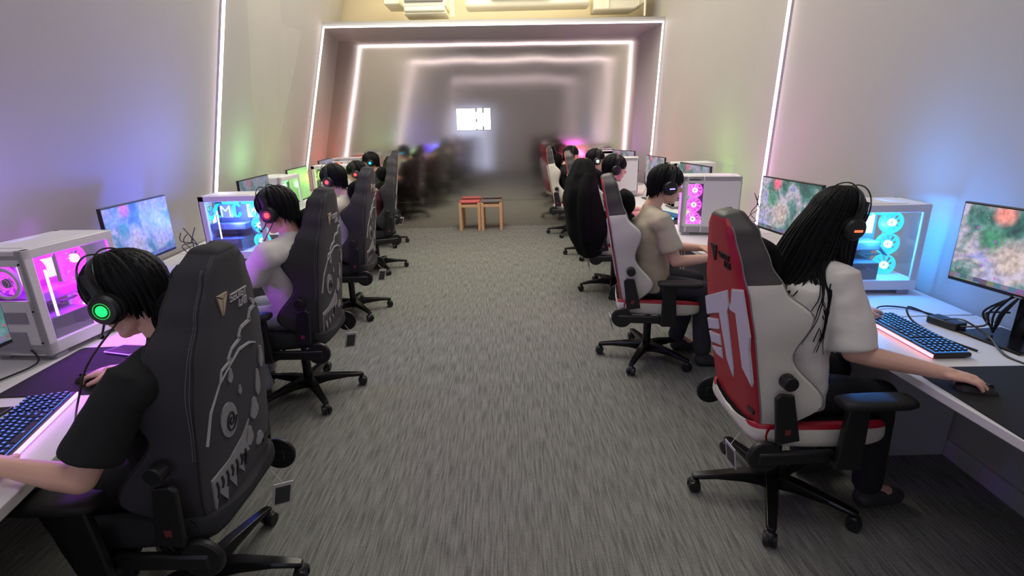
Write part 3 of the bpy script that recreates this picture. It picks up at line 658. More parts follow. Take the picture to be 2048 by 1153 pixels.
# ------------------------------------------------------------ computers
def fan(mb, c, axis, r, mi=0, blades=7):
    c = V(c); ax = V(axis).normalized(); u = ax.orthogonal().normalized(); w = ax.cross(u)
    for k in range(blades):
        a0 = 2 * math.pi * k / blades; a1 = a0 + 2 * math.pi / blades * .78
        P = [c + (u * math.cos(a) + w * math.sin(a)) * rr + ax * zz for a, rr, zz in ((a0, r * .36, -.003), (a0 + .25, r * .92, -.005), (a1 + .25, r * .92, .006), (a1, r * .36, .004))]
        mb.prism(P, ax * .002)
def make_pc(name, loc, rz, c_in, c_fan, power, label, hollow=True, core=None):
    """white computer case: glass on local +x and on the front (+y), solid left side with a fan window, rear fan and grille at -y"""
    Wd, Dd, Hh, fz = .285, .45, .455, .025
    root = empty('computer_case', loc, R(rz), label, 'computer', 'white glass computer cases on the desks')
    key = '%s_%s' % (name, ''); fanm = glow('fan_glow_' + name, c_fan + (1,), 1.15); hubm = glow('fan_hub_' + name, tuple(lerp(1, c, .35) for c in c_fan) + (1,), 1.5)
    z0, z1 = fz, fz + Hh; x0, x1, y0, y1 = -Wd / 2, Wd / 2, -Dd / 2, Dd / 2; t = .012
    mb = MB()
    mb.box((0, 0, z0 + .0275), (Wd, Dd, .055)); mb.box((0, 0, z1 - .02), (Wd, Dd, .04))
    mb.box((x1 - .012, y0 + .022, fz + Hh / 2), (.024, .044, Hh)); mb.box((x1 - .008, y1 - .019, fz + Hh / 2), (.014, .038, Hh)); mb.box((x0 + .014, y1 - .014, fz + Hh / 2), (.028, .028, Hh))
    # solid side with an upright fan window near the front
    wy0, wy1 = y1 - .165, y1 - .045; wz0, wz1 = z0 + .07, z1 - .06
    mb.box((x0 + t / 2, (y0 + wy0) / 2, fz + Hh / 2), (t, wy0 - y0, Hh)); mb.box((x0 + t / 2, (y1 + wy1) / 2, fz + Hh / 2), (t, y1 - wy1, Hh))
    mb.box((x0 + t / 2, (wy0 + wy1) / 2, (z0 + wz0) / 2), (t, wy1 - wy0, wz0 - z0)); mb.box((x0 + t / 2, (wy0 + wy1) / 2, (z1 + wz1) / 2), (t, wy1 - wy0, z1 - wz1))
    # rear wall pieces around the exhaust fan
    rc = (.035, y0, z1 - .135)
    mb.box((x0 + .05, y0 + t / 2, fz + Hh / 2), (.10, t, Hh)); mb.box((.04, y0 + t / 2, z0 + .125), (.19, t, .24)); mb.box((.125, y0 + t / 2, fz + Hh / 2), (.035, t, Hh)); mb.box((0.03, y0 + t / 2, z1 - .04), (.2, t, .05))
    mb.build('frame', CASE, root, bevel=.004)
    mb = MB()
    for xx in (-.11, .11):
        for yy in (-.17, .17): mb.box((xx, yy, fz / 2), (.05, .06, fz))
    mb.build('foot', CASEG, root, bevel=.004)
    mb = MB(); mb.box((x1 + .001, .018, fz + Hh / 2 + .007), (.003, Dd - .06, Hh - .10)); gl = mb.build('side_glass', GLASS, root, smooth=0)
    mb = MB(); mb.box((0, y1 + .001, fz + Hh / 2 + .007), (Wd - .05, .003, Hh - .10)); mb.build('front_glass', GLASS, root, smooth=0)
    # rear details
    mb = MB(); mb.ring(rc, (0, 1, 0), .066, .056, .012); rf = mb.build('rear_fan', CASE, root)
    mb = MB(); fan(mb, V(rc) + V((0, .012, 0)), (0, 1, 0), .058); mb.build('fan_blades', fanm, rf, smooth=0)
    mb = MB(); mb.cyl(V(rc) + V((0, .004, 0)), V(rc) + V((0, .02, 0)), .02); mb.build('fan_hub', CASEG, rf)
    mb = MB()
    for k in range(4): mb.ring(V(rc) + V((0, -.003, 0)), (0, 1, 0), .018 + .012 * k, .0165 + .012 * k, .002, 24)
    mb.build('fan_guard', TAGW, rf, smooth=0)
    mb = MB(); mb.box((-.02, y0 - .002, z0 + .065), (.16, .006, .085)); mb.build('power_grille', CASEG, root)
    mb = MB(); mb.box((.0, y0 - .001, z0 + .17), (.17, .004, .05)); mb.build('card_slots', CASEG, root)
    mb = MB(); mb.box((-.085, y0 - .002, z1 - .115), (.045, .006, .15)); mb.build('port_panel', BLACKP, root)
    mb = MB()
    for xx, zz in ((-.125, .06), (-.125, .2), (.12, .06), (.12, .2), (-.125, .4), (.12, .4)): mb.cyl((xx, y0 - .004, fz + zz), (xx, y0 + .002, fz + zz), .004, None, 8)
    mb.build('screw', BLACKM, root)
    mb = MB(); mb.box((0, -.02, z1 + .001), (.2, .3, .003)); mb.build('top_vent', CASE, root, bevel=.001)
    mb = MB(); mb.box((x0 - .001, y1 - .09, z1 - .025), (.003, .08, .006)); mb.box((x0 - .001, y1 - .075, z1 - .056), (.003, .05, .004)); mb.build('side_slot', BLACKP, root)
    # interior
    mb = MB(); mb.box((x0 + .07, -.055, fz + .27), (.006, .30, .30)); mb.box((.02, -.095, z0 + .10), (.21, .24, .09)); tr = mb.build('tray', INNER, root, smooth=0)
    mb = MB(); mb.box((x0 + .078, -.09, fz + .29), (.006, .23, .25)); bd = mb.build('motherboard', mat('board', lin((110, 110, 120)), .4, nscale=30, namt=.3), root)
    mb = MB(); mb.box((x0 + .155, -.075, fz + .225), (.12, .25, .045)); gp = mb.build('graphics_card', INNER, root, bevel=.004)
    mb = MB(); mb.box((x0 + .20, -.06, fz + .245), (.02, .2, .008)); mb.build('card_stripe', CASEG, gp)
    cc = V((x0 + .12, -.11, fz + .33))
    mb = MB(); mb.box(cc, (.07, .09, .10)); cl = mb.build('cpu_cooler', mat('cooler', lin((170, 170, 185)), .35, metal=.3, nscale=30, namt=.1), root, bevel=.004)
    mb = MB()
    zx = cc.x + .037
    zig = [(-.03, -.04), (-.03, .04), (.0, .0), (.03, .04), (.03, -.04)]
    for (ya, za), (yb, zb) in zip(zig, zig[1:]): mb.tube([(zx, cc.y + ya, cc.z + za), (zx, cc.y + yb, cc.z + zb)], .0045, 6)
    mb.build('light_zigzag', hubm, cl)
    for yy in (-.175, -.045):
        mb = MB(); mb.ring((cc.x, cc.y + (yy + .11) , cc.z), (0, 1, 0), .052, .044, .022); cf = mb.build('cooler_fan', fanm, root)
    mb = MB()
    for k in range(3): mb.box((x0 + .10, .03 + .012 * k, fz + .33), (.03, .005, .11))
    mb.build('memory', hubm, root)
    for k in range(3):
        zc = z0 + .105 + .118 * k; c = V((x0 + (.035 if name in ('pink', 'rose') else .15), y1 - .102, zc))
        mb = MB(); mb.ring(c, (1, 0, 0), .060, .053, .024); sf = mb.build('intake_fan', fanm, root)
        mb = MB(); fan(mb, c, (1, 0, 0), .056, blades=9); mb.build('fan_blades', fanm, sf, smooth=0)
        mb = MB(); mb.ring(c + V((.006, 0, 0)), (1, 0, 0), .021, .010, .02, 20); mb.build('fan_hub', hubm, sf)
    for yy in (-.06, .08):
        mb = MB(); c = V((.02, yy, z1 - .055)); mb.ring(c, (0, 0, 1), .058, .049, .024); tf = mb.build('top_fan', fanm, root)
        mb = MB(); fan(mb, c, (0, 0, 1), .052); mb.build('fan_blades', fanm, tf, smooth=0)
    mb = MB(); pts = spline([(x0 + .15, .06, fz + .22), (x0 + .17, .10, fz + .17), (x0 + .12, .12, fz + .16), (x0 + .10, .05, fz + .15)], 6)
    for k in range(3): mb.tube([p + V((0.006 * k, 0.004 * k, 0)) for p in pts], .004, 6)
    mb.build('power_cables', INNER, root)
    mb = MB(); mb.cyl((x1 - .03, -.12, z0 + .12), (x1 - .03, -.12, z0 + .35), .005, None, 8); mb.build('light_bar', glow('white_bar', (1, .92, .95, 1), 2.0), root)
    m3 = Matrix.Rotation(R(rz), 3, 'Z')
    for p, k in (((.02, .08, .36), .9), ((.09, .0, .30), .7)):
        point('case_light', V(loc) + m3 @ V(p), power * k, c_in, .04)
    tl = area('added_case_spill', V(loc) + m3 @ V((0, 0, z1 + .03)), V(loc) + m3 @ V((0, 0, z1 + .03)) + V((.5 * (1 if loc[0] > 0 else -1), 0, 1)), .10, .28, {'violet': 2.0, 'azure': 6.5, 'cyan': 4.0, 'pink': 2.2, 'lime': 1.6, 'green': 1.6}.get(name, 2.0), {'violet': (.30, .16, 1.0), 'azure': (.10, .16, 1.0)}.get(name, c_in))  # added lamp above the closed lid, throws the fans' colour onto the wall
    return root
PCS = [
    ('violet', (-2.075, 2.285, .74), -5, (.44, .0, 1.0), (.90, .07, 1.0), 13, 'white computer case glowing magenta and violet at the left edge, rear fan facing the camera'),
    ('azure', (-1.975, 3.87, .74), -90, (.06, .12, 1.0), (.02, .78, 1.0), 15, 'white computer case glowing blue and cyan beside the left player in white'),
    ('plain', (-2.31, 5.30, .74), -2, (.35, 1.0, .45), (.4, 1.0, .5), 1.0, 'white computer case behind the third left monitor, only its top showing'),
    ('lime', (-2.20, 6.72, .74), -90, (.45, 1.0, .10), (.62, 1.0, .22), 4, 'white computer case glowing lime green in front of the player with glasses'),
    ('scarlet', (-2.45, 8.27, .74), 88, (1.0, .06, .03), (1.0, .2, .1), 4, 'white computer case glowing red in the far left corner by the steel wall'),
    ('cyan', (1.925, 2.80, .74), -93, (.03, .30, 1.0), (.03, .72, 1.0), 11, 'white computer case glowing cyan beside the long-haired player'),
    ('pink', (1.655, 4.385, .74), 76, (1.0, .04, .95), (1.0, .12, .95), 4.5, 'white computer case with a pink-lit fan strip by the player in beige'),
    ('green', (1.95, 5.78, .74), -90, (.35, 1.0, .15), (.5, 1.0, .3), 2.2, 'white computer case with a green glow behind the pink-lit one on the right'),
    ('rose', (1.42, 6.86, .74), 77, (1.0, .04, .16), (1.0, .2, .3), 4, 'white computer case with plain side to the camera, behind the black-coated chair'),
    ('magenta', (1.52, 8.52, .74), 90, (.75, .08, 1.0), (.9, .3, 1.0), 3.5, 'white computer case at the far right end against the steel wall'),
]
for a in PCS: make_pc(*a)

# ------------------------------------------------------------ monitors
def make_monitor(loc, rz, tilt, seed, tint, strength, label, blob=(0.9, 0.15, 0.2), w=.612, h=.357, ztop=1.28):
    """screen faces local -y"""
    root = empty('monitor', (loc[0], loc[1], .74), R(rz), label, 'monitor', 'flat monitors on the desks')
    zc = ztop - h / 2 - .74; rt = Matrix.Rotation(R(tilt), 3, 'X')
    mb = MB(); mb.box((0, .012, zc), (w, .02, h), 0, None); mb.box((0, .03, zc - .02), (w * .55, .03, h * .55)); bz = mb.build('housing', BLACKP, root, bevel=.003)
    sc_ = MB(); sc_.box((0, 0, 0), (w - .014, .003, h - .024)); so = sc_.build('screen', screen_mat('screen_%d' % seed, seed, tint, strength, w, h, blob), root, smooth=0); so.location = (0, .0005, zc + .004)
    mb = MB(); mb.box((0, .055, zc / 2 - .01), (.05, .018, zc + .02)); mb.box((0, .045, zc - .02), (.1, .03, .1)); mb.build('stand_neck', BLACKM, root, bevel=.004)
    mb = MB(); mb.prism([V((-.13, -.10, 0)), V((.13, -.10, 0)), V((.11, .11, 0)), V((-.11, .11, 0))], V((0, 0, .012))); mb.build('stand_base', BLACKM, root, bevel=.003)
    mb = MB(); mb.box((0, -.001, zc - h / 2 + .006), (.03, .003, .004)); mb.build('logo_bar', CASEG, bz)
    return root
# left: faces +x -> rz = +90 ; right: faces -x -> rz = -90
MON = [
    ((-1.86, 1.52), 91, 11, (.3, .3, .6, .1), 0.9, 'monitor cut off by the left edge beside the violet-lit computer', 1.28),
    ((-2.205, 3.12), 93, 2, (.12, .25, .9, .32), 1.0, 'tilted monitor with a bluish game picture above the near left player', 1.275),
    ((-2.17, 4.56), 93, 3, (.25, .32, .45, .45), 0.6, 'small-looking monitor beyond the blue-lit computer on the left', 1.275),
    ((-2.27, 5.78), 92, 4, (.45, 1.0, .25, .75), 0.75, 'monitor with a green reflection painted into its screen, beside the lime-lit computer', 1.262),  # green light of the neighbouring computer is mixed into the screen colour
    ((-2.53, 7.45), 94, 5, (.35, .35, .5, .5), 0.6, 'farthest monitor on the left, in front of the red glow', 1.25),
    ((2.065, 2.02), -81, 6, (.6, .5, .6, .05), 1.0, 'large monitor at the right edge with a bright map game', 1.285),
    ((1.765, 3.34), -84, 7, (.55, .55, .7, .08), 0.95, 'monitor with a map game behind the head of the long-haired player', 1.28),
    ((1.70, 4.93), -83, 8, (.4, .45, .55, .25), 0.75, 'monitor showing above the pink-lit computer on the right', 1.265),
    ((1.74, 6.42), -85, 9, (.5, .45, .55, .25), 0.75, 'monitor just right of the plain white computer side', 1.25),
    ((1.71, 8.10), -70, 10, (.5, .4, .5, .4), 0.7, 'farthest monitor on the right, peeping over the plain white computer', 1.24),
]
for (xy, rz, seed, tint, st, lb, zt) in MON: make_monitor(xy, rz, 0, seed, tint, st, lb, ztop=zt, blob=(1.0, .32, .25) if seed == 6 else (.9, .15, .25))

# ------------------------------------------------------------ people
def frame(yaw, pitch=0.0, roll=0.0):
    return (Matrix.Rotation(R(yaw), 3, 'Z') @ Matrix.Rotation(R(-pitch), 3, 'X') @ Matrix.Rotation(R(roll), 3, 'Y'))
def ik(S, Wp, l1, l2, pole):
    d = Wp - S; L = min(d.length, (l1 + l2) * .999); t = d.normalized(); Wp = S + t * L
    a = (l1 * l1 - l2 * l2 + L * L) / (2 * L); h = math.sqrt(max(l1 * l1 - a * a, 0)); p = pole - t * pole.dot(t)
    return S + t * a + p.normalized() * h, Wp
def hand(mb, wr, d, nrm, side, curl=1.0, spread=1.0):
    d = d.normalized(); n = (nrm - d * nrm.dot(d)).normalized(); t = n.cross(d) * side
    M = Matrix((t, d, n)).transposed()
    mb.ball(wr + d * .052, (.040, .052, .0165), M, 14); mb.cap(wr - d * .01, wr + d * .035, .025, .024)
    for o, ln in ((.029, .066), (.0100, .075), (-.0095, .070), (-.028, .054)):
        p = wr + d * (.088 - abs(o) * .25) + t * o * 1.02; ang = R(12) * curl; sd = t * o * 3.2 * spread
        rr = .0094
        for fseg, add in ((.44, 34), (.31, 30), (.25, 0)):
            v = (d * math.cos(ang) - n * math.sin(ang) + sd * .35).normalized(); q = p + v * ln * fseg
            mb.cap(p, q, rr, rr * .92, 10); rr *= .92; p = q; ang += R(add) * curl
    p = wr + d * .022 + t * .030; v = (d * .72 + t * .62 - n * .28).normalized(); q = p + v * .042; mb.cap(p - v * .012, q, .0135, .0105, 10)
    v2 = (d * .93 + t * .22 - n * .3).normalized(); mb.cap(q, q + v2 * .030, .0104, .0085, 10)
def hair_short(head, M, org, parent, seed, vol=1.0, n=230, front=95, back=158):
    rnd = random.Random(seed); mb = MB(); c = V((0, -.016, .034)); rx, ry, rz = .091 * vol, .112 * vol, .098 * vol
    def pt(ph, th, k):
        s_ = math.sin(th)
        if th > math.pi / 2: s_ = max(s_, .955 if math.cos(ph) > -.2 else .86)
        return head + M @ (c + V((rx * s_ * math.sin(ph) * k, ry * s_ * math.cos(ph) * k, rz * math.cos(th) * k * (1.35 if th > math.pi / 2 and math.cos(ph) < .1 else 1))))
    def hl(ph):
        a = math.cos(ph); return R(lerp(108, front, max(0, a) ** 1.0) if a > 0 else lerp(108, back, (-a) ** .8))
    rows = []
    for i in range(12):
        rows.append([pt(2 * math.pi * j / 36, max(.02, hl(2 * math.pi * j / 36) * i / 11 * .97), .975) for j in range(36)])
    inner = [[head + M @ c + (p - head - M @ c) * .9 for p in rows[-1]]]
    mb.loft(rows + inner)
    for k in range(n):
        ph = 2 * math.pi * rnd.random(); th1 = hl(ph) + R(rnd.uniform(-9, 9)); th0 = R(rnd.uniform(2, 40)); w = rnd.uniform(.007, .013); sw = rnd.uniform(-.25, .25); lift = rnd.uniform(.99, 1.05)
        pts = []; rad = []
        for i in range(8):
            f = i / 7; th = lerp(th0, th1, f); pts.append(pt(ph + sw * f * f, th, lift + .02 * math.sin(f * 3) - .025 * f * f)); q = w * (1 - f ** 3 * .85) * (.45 + .55 * min(1, f * 4)); rad.append((.0045 * (1 - f ** 4 * .7), q))
        mb.tube(pts, rad, 6, flat=(pts[3] - head))
    return mb.build('hair', HAIR, parent, origin=org, smooth=180)
def hair_long(head, M, org, parent, seed, bdir, sdir, cloth):
    rnd = random.Random(seed); mb = MB(); c = V((0, -.016, .034)); rx, ry, rz = .088, .106, .096
    def pt(ph, th, k=1.0):
        s_ = max(math.sin(th), .97) if th > math.pi / 2 else math.sin(th)
        return head + M @ (c + V((rx * s_ * math.sin(ph) * k, ry * s_ * math.cos(ph) * k, rz * math.cos(th) * k)))
    def hl(ph):
        a = math.cos(ph); return R(lerp(112, 62, max(0, a) ** .7) if a > 0 else 112)
    rows = [[pt(2 * math.pi * j / 36, max(.02, hl(2 * math.pi * j / 36) * i / 11 * .98), .985) for j in range(36)] for i in range(12)]
    mb.loft(rows + [[head + M @ c + (p - head - M @ c) * .9 for p in rows[-1]]])
    D = V((0, 0, -1))
    # hair lies on the cloth instead of passing through it
    bv = BVHTree.FromPolygons([v.co + org for v in cloth.data.vertices], [tuple(f.vertices) for f in cloth.data.polygons])
    def drape(pts):
        out = []
        for p in pts:
            if p.z < head.z - .07:
                near, nrm, idx, dist = bv.find_nearest(p); g = rnd.uniform(.006, .014)
                if near is not None and (p - near).dot(nrm) < g: p = near + nrm * g
            out.append(p)
        for it in range(2): out = [out[0]] + [(a + b * 2 + c_) / 4 for a, b, c_ in zip(out, out[1:], out[2:])] + [out[-1]]
        return out
    # one thick inner sheet of hair down the back
    rings = []
    for z, bx, wy, th in ((.03, .03, .088, .075), (-.05, .055, .094, .066), (-.13, .085, .102, .055), (-.18, .12, .09, .03), (-.22, .14, .06, .01)):
        cc = head + bdir * bx + V((0, 0, z)); rings.append([cc + sdir * (wy * math.cos(a)) + bdir * (th * math.sin(a)) for a in [2 * math.pi * j / 24 for j in range(24)]])
    mb.loft(rings)
    for k in range(760):
        ph = rnd.uniform(R(46), R(314)); th0 = R(rnd.uniform(3, 40)); th1 = R(rnd.uniform(86, 100)); pts = []; rad = []; w = rnd.uniform(.0028, .0062)
        kk = rnd.uniform(1.0, 1.03)
        for i in range(6): pts.append(pt(ph, lerp(th0, th1, i / 5), kk))
        e = pts[-1]; back = max(0.0, -math.cos(ph)); ln = rnd.uniform(.34, .47); dr = .04 + .13 * back + .04 * rnd.random()
        lat = sdir * (rnd.uniform(-.015, .035) * (1 if (e - head).dot(sdir) > 0 else -1))
        for f in (.1, .2, .3, .4, .5, .6, .7, .8, .9, 1.0): pts.append(e + D * ln * f + bdir * dr * (f ** .75) + lat * f + V((rnd.uniform(-.003, .003), rnd.uniform(-.003, .003), 0)))
        pts = pts[:5] + drape(pts[5:]); m_ = len(pts)
        for i in range(m_): rad.append((.0028 * (1 - (i / m_) ** 3 * .8), w * (1 - (i / m_) ** 3 * .8)))
        mb.tube(pts, rad, 5, flat=(pts[3] - head))
    # loose locks over the near shoulder
    for k in range(26):
        e = head + sdir * (.08 + .012 * rnd.random()) + bdir * rnd.uniform(.0, .10) + V((0, 0, -.05)); q = rnd.uniform(-.05, .07)
        pts = spline([e, e + D * .09 + bdir * .01 + sdir * .012, e + D * .16 + sdir * .05 + bdir * (.02 + q * .5), e + D * .24 + sdir * .08 + bdir * (.05 + q), e + D * rnd.uniform(.32, .44) + sdir * .09 + bdir * (.09 + q * 1.2)], 8)
        pts = drape(pts)
        mb.tube(pts, [.0042 * (1 - .75 * i / len(pts)) for i in range(len(pts))], 6)
    return mb.build('hair', HAIR, parent, origin=org, smooth=180)
def person(label, chair, hdeg, head, yaw, pitch, roll, shirt, trousers, hands=None, seed=1, voxel=.0065, sleeve=.72, wide=1.0, female=False, vol=1.0, pel_y=-.03, poles=None, glasses=False, shoe_m=None, slump=0.0, shf=.045):
    C = Matrix.Rotation(R(hdeg), 3, 'Z'); cx = V((chair[0], chair[1], 0)); L2W = lambda x, y, z: cx + C @ V((x, y, z))
    rt, fwd, up = C @ V((1, 0, 0)), C @ V((0, 1, 0)), V((0, 0, 1)); head = V(head); M = frame(yaw, pitch, roll); cxr = chair[0] > 0
    org = L2W(0, pel_y, 0); pel = L2W(0, pel_y, .575)
    nb = head + M @ V((0, -.055, -.115)) + V((0, 0, -.045)) ; nb = nb - fwd * .02
    # keep the torso in the chair: chest point between pelvis and neck, bowed back
    chest = pel.lerp(nb, .66) - fwd * (.035 + slump); waist = pel.lerp(nb, .30) - fwd * (.025 + slump * .5)
    rec = math.sin(R(10.5 if cxr else 6.5)); Ci = C.inverted()
    def keep(p, r):
        q = Ci @ (p - cx); q.y = max(q.y, -.205 - (q.z - .455) * rec + .095 + r); return cx + C @ q
    chest = keep(chest, .15); waist = keep(waist, .14); nb = keep(nb, .09)
    sw = .165 if female else .185
    sh = {s_: nb + rt * s_ * sw - up * .05 + fwd * shf for s_ in (-1, 1)}
    b = MB()
    b.cap(pel, waist, .125, .115); b.cap(waist, chest, .115, .125); b.cap(chest, nb - up * .05, .12, .075)
    for s_ in (-1, 1):
        b.cap(nb - up * .065, sh[s_] - up * .005, .045, .046)
    mm = lambda p: head + M @ V(p)
    b.ball(mm((0, -.015, .032)), (.076, .096, .088), M, 20); b.ball(mm((0, .028, -.040)), (.058, .064, .078), M, 18); b.ball(mm((0, .062, -.097)), (.026, .022, .020), M, 12)
    b.cap(mm((0, .088, .014)), mm((0, .108, -.022)), .0085, .0125, 10); b.cap(mm((-.038, .070, .030)), mm((.038, .070, .030)), .018, .018, 10)
    b.ball(mm((0, .0895, -.053)), (.023, .011, .0065), M, 12); b.ball(mm((0, .087, -.064)), (.020, .011, .0065), M, 12)
    for s_ in (-1, 1):
        b.ball(mm((s_ * .038, .055, -.022)), (.026, .03, .026), M, 12); b.ball(mm((s_ * .079, -.012, -.006)), (.010, .022, .031), M, 12); b.ball(mm((s_ * .013, .100, -.025)), (.009, .009, .008), M, 8)
        b.cap(mm((s_ * .045, -.005, -.07)), mm((s_ * .012, .062, -.097)), .022, .018, 10)
    b.cap(mm((0, -.028, -.05)), nb, .048 if not female else .043, .058)
    hands = hands or {}
    elb = {}; wri = {}
    for s_ in (-1, 1):
        h = hands.get(s_) or (L2W(s_ * .15, .36, .785), fwd * 1.0 + rt * (-s_ * .25) + up * -.06, 1.0)
        wp = V(h[0]); pole = V(poles[s_]) if poles and s_ in poles else (rt * s_ * .35 - up * 1.0 - fwd * .25)
        E, wp = ik(sh[s_], wp, .285, .255, pole); elb[s_] = E; wri[s_] = wp
        b.cap(sh[s_], E, .047, .038); b.cap(E, E.lerp(wp, .3), .038, .039); b.cap(E.lerp(wp, .3), wp, .039, .0255)
        hand(b, wp, V(h[1]), up, -s_ if False else (1 if s_ > 0 else -1), h[2])
    knee = {s_: L2W(s_ * .13, .33, .555) for s_ in (-1, 1)}; ank = {s_: L2W(s_ * .13, .30 + .06 * s_, .10) for s_ in (-1, 1)}
    hip = {s_: pel + rt * s_ * .09 for s_ in (-1, 1)}
    for s_ in (-1, 1):
        b.cap(hip[s_], knee[s_], .075, .052); b.cap(knee[s_], ank[s_], .05, .036); b.cap(ank[s_], ank[s_] + fwd * .14 - up * .055, .036, .028)
    body = b.remesh('person', SKIN, voxel, origin=org, smooth_it=5); tag(body, label, 'person', 'players seated at the desks')
    # shirt
    t = MB(); k = wide; rings = []
    hipc = pel - up * .035
    for p, a, d_ in ((hipc, .185 * k, .135 * k), (pel + up * .05, .182 * k, .132 * k), (waist, .168 * k, .125 * k), (waist.lerp(chest, .5), .172 * k, .13 * k), (chest, .178 * k, .135), (chest.lerp(nb, .5), .165 * k, .115), (nb - up * .055, .115, .085), (nb - up * .022, .074, .068), (nb + up * .012, .060, .058), (nb + up * .03, .056, .054)):
        rings.append([p + rt * a * math.copysign(abs(math.cos(q)) ** .85, math.cos(q)) + fwd * d_ * math.copysign(abs(math.sin(q)) ** .85, math.sin(q)) for q in [2 * math.pi * j / 28 for j in range(28)]])
    t.loft(rings)
    for s_ in (-1, 1):
        t.cap(nb + rt * s_ * .035 - up * .036, sh[s_] - up * .008, .052, .060); t.cap(nb + rt * s_ * .05 - up * .075, sh[s_] - up * .03, .07, .07)
        e = sh[s_].lerp(elb[s_], sleeve); d = (elb[s_] - sh[s_]).normalized(); r1 = .078 if not female else .088
        t.tube([sh[s_] - d * .02, sh[s_] + d * .05, sh[s_].lerp(e, .6), e, e + d * .002], [.060, .064, r1 * .93, r1, r1 * .985], 20)
    so = t.remesh('t_shirt', shirt, .0075 if voxel < .005 else .011, body, origin=org, smooth_it=12, wrinkle=.0065, wscale=10)
    # trousers and shoes
    q = MB(); q.ball(pel - up * .01 + fwd * .02, (.15, .15, .10), None, 18)
    for s_ in (-1, 1):
        q.cap(hip[s_], knee[s_], .095, .070); q.cap(knee[s_], ank[s_] + up * .03, .068, .060)
    q.remesh('trousers', trousers, .011, body, origin=org, smooth_it=5, wrinkle=.004)
    for s_ in (-1, 1):
        f = MB(); a = ank[s_]; f.cap(a - up * .055, a - up * .055 + fwd * .15, .045, .038); f.cap(a - up * .01, a - up * .04 + fwd * .06, .043, .042)
        f.remesh('shoe', shoe_m or TAGD, .01, body, origin=org, smooth_it=4)
    for s_ in (-1, 1):
        e = MB(); e.ball(mm((s_ * .031, .0765, .006)), (.0125, .0125, .0115), M, 12); eo = e.build('eye', EYEW, body, origin=org, smooth=180)
        e = MB(); e.ball(mm((s_ * .031, .0855, .006)), (.0055, .004, .0055), M, 8); e.build('iris', EYED, eo, origin=org, smooth=180)
    if female: hair_long(head, M, org, body, seed, -fwd, rt, so)
    else: hair_short(head, M, org, body, seed, vol)
    if glasses:
        g = MB()
        for s_ in (-1, 1):
            cc = mm((s_ * .034, .112, .004)); g.ring(cc, M @ V((0, 1, 0)), .024, .0205, .004, 24); g.tube([mm((s_ * .056, .108, .010)), mm((s_ * .078, .05, .008)), mm((s_ * .080, -.01, .006))], .0022, 6)
        g.tube([mm((-.011, .114, .008)), mm((.011, .114, .008))], .002, 6)
        go = empty('glasses', head, 0, 'thin dark glasses on the third left player', 'glasses'); g.build('spectacle_frame', BLACKM, go, origin=head)
    return head, M
def headset(head, M, color, kind, label, mic=0, cable=None):
    root = empty('headset', head, 0, label, 'headset', 'gaming headsets on the players')
    root.rotation_euler = M.to_euler()
    arc = lambda r, z0, y0, n=22, a0=0: [V((r * math.cos(math.pi * k / n), y0 + .012 * math.sin(math.pi * k / n), z0 + (r * 1.16) * math.sin(math.pi * k / n))) for k in range(n + 1)]
    mb = MB(); mb.tube(arc(.106, .012, -.006), [(.005, .016)] * 23, 8, flat=(1, 0, 0)); mb.build('headband', BLACKP, root)
    mb = MB(); mb.tube(arc(.109, .022, -.028), .0028, 6); mb.tube(arc(.109, .022, .024), .0028, 6); mb.build('bow', BLACKM, root)
    for s_ in (-1, 1):
        mb = MB(); mb.tube([(s_ * .078, -.004, -.008), (s_ * .084, -.004, -.008), (s_ * .098, -.004, -.008), (s_ * .101, -.004, -.008)], [.040, .047, .047, .038], 24); cu = mb.build('ear_cushion', RUBBER, root)
        mb = MB(); mb.tube([(s_ * .099, -.004, -.008), (s_ * .112, -.004, -.008), (s_ * .121, -.004, -.008), (s_ * .124, -.004, -.008)], [.043, .045, .038, .028], 24); cp = mb.build('ear_cup', BLACKP, root)
        mb = MB(); mb.tube([(s_ * .104, -.004, .03), (s_ * .112, -.006, .07), (s_ * .108, -.006, .10)], [(.006, .013)] * 3, 8, flat=(1, 0, 0)); mb.build('yoke', BLACKP, root)
        if color:
            gm = glow('headset_glow_%.2f_%.2f_%.2f' % color, color + (1,), 2.2)
            mb = MB()
            if kind == 'disc':
                mb.cyl((s_ * .1235, -.004, -.008), (s_ * .126, -.004, -.008), .0165, .015, 20)
            else: mb.box((s_ * .1245, .002, -.010), (.003, .034, .0085), 0, Matrix.Rotation(R(12), 3, 'X'))
            mb.build('light', gm, cp)
            if kind == 'disc':
                mb = MB(); mb.ring((s_ * .123, -.004, -.008), (1, 0, 0), .024, .0215, .003, 24); mb.build('light_ring', glow('headset_ring_%.2f_%.2f_%.2f' % color, color + (1,), .5), cp)
    if mic:
        mb = MB(); mb.tube(spline([(mic * .11, .01, -.03), (mic * .10, .05, -.065), (mic * .06, .105, -.08), (mic * .035, .115, -.08)], 5), .003, 6); mb.ball((mic * .035, .115, -.08), .008); mb.build('microphone', BLACKP, root)
    if cable:
        inv = M.inverted(); mb = MB(); mb.tube(spline([inv @ (V(p) - V(head)) for p in cable], 6), .003, 6); mb.build('cable', BLACKP, root)
    return root
WH = mat('white_cotton', lin((222, 218, 214)), .85, nscale=14, namt=.05, bump=.15)
CREAM = mat('cream_cotton', lin((208, 200, 188)), .85, nscale=14, namt=.05, bump=.15)
BEIGE = mat('beige_cotton', lin((192, 178, 158)), .85, nscale=14, namt=.06, bump=.15)
BLK = mat('black_cotton', (0.010, 0.010, 0.011, 1), .92, nscale=14, namt=.25, bump=.15)
DARK = mat('dark_cotton', lin((44, 42, 46)), .9, nscale=14, namt=.12, bump=.15)
REDLIT = mat('red_lit_dark_cotton', lin((96, 40, 42)), .9, nscale=14, namt=.12, bump=.15)  # dark top with the red computer light painted into its colour
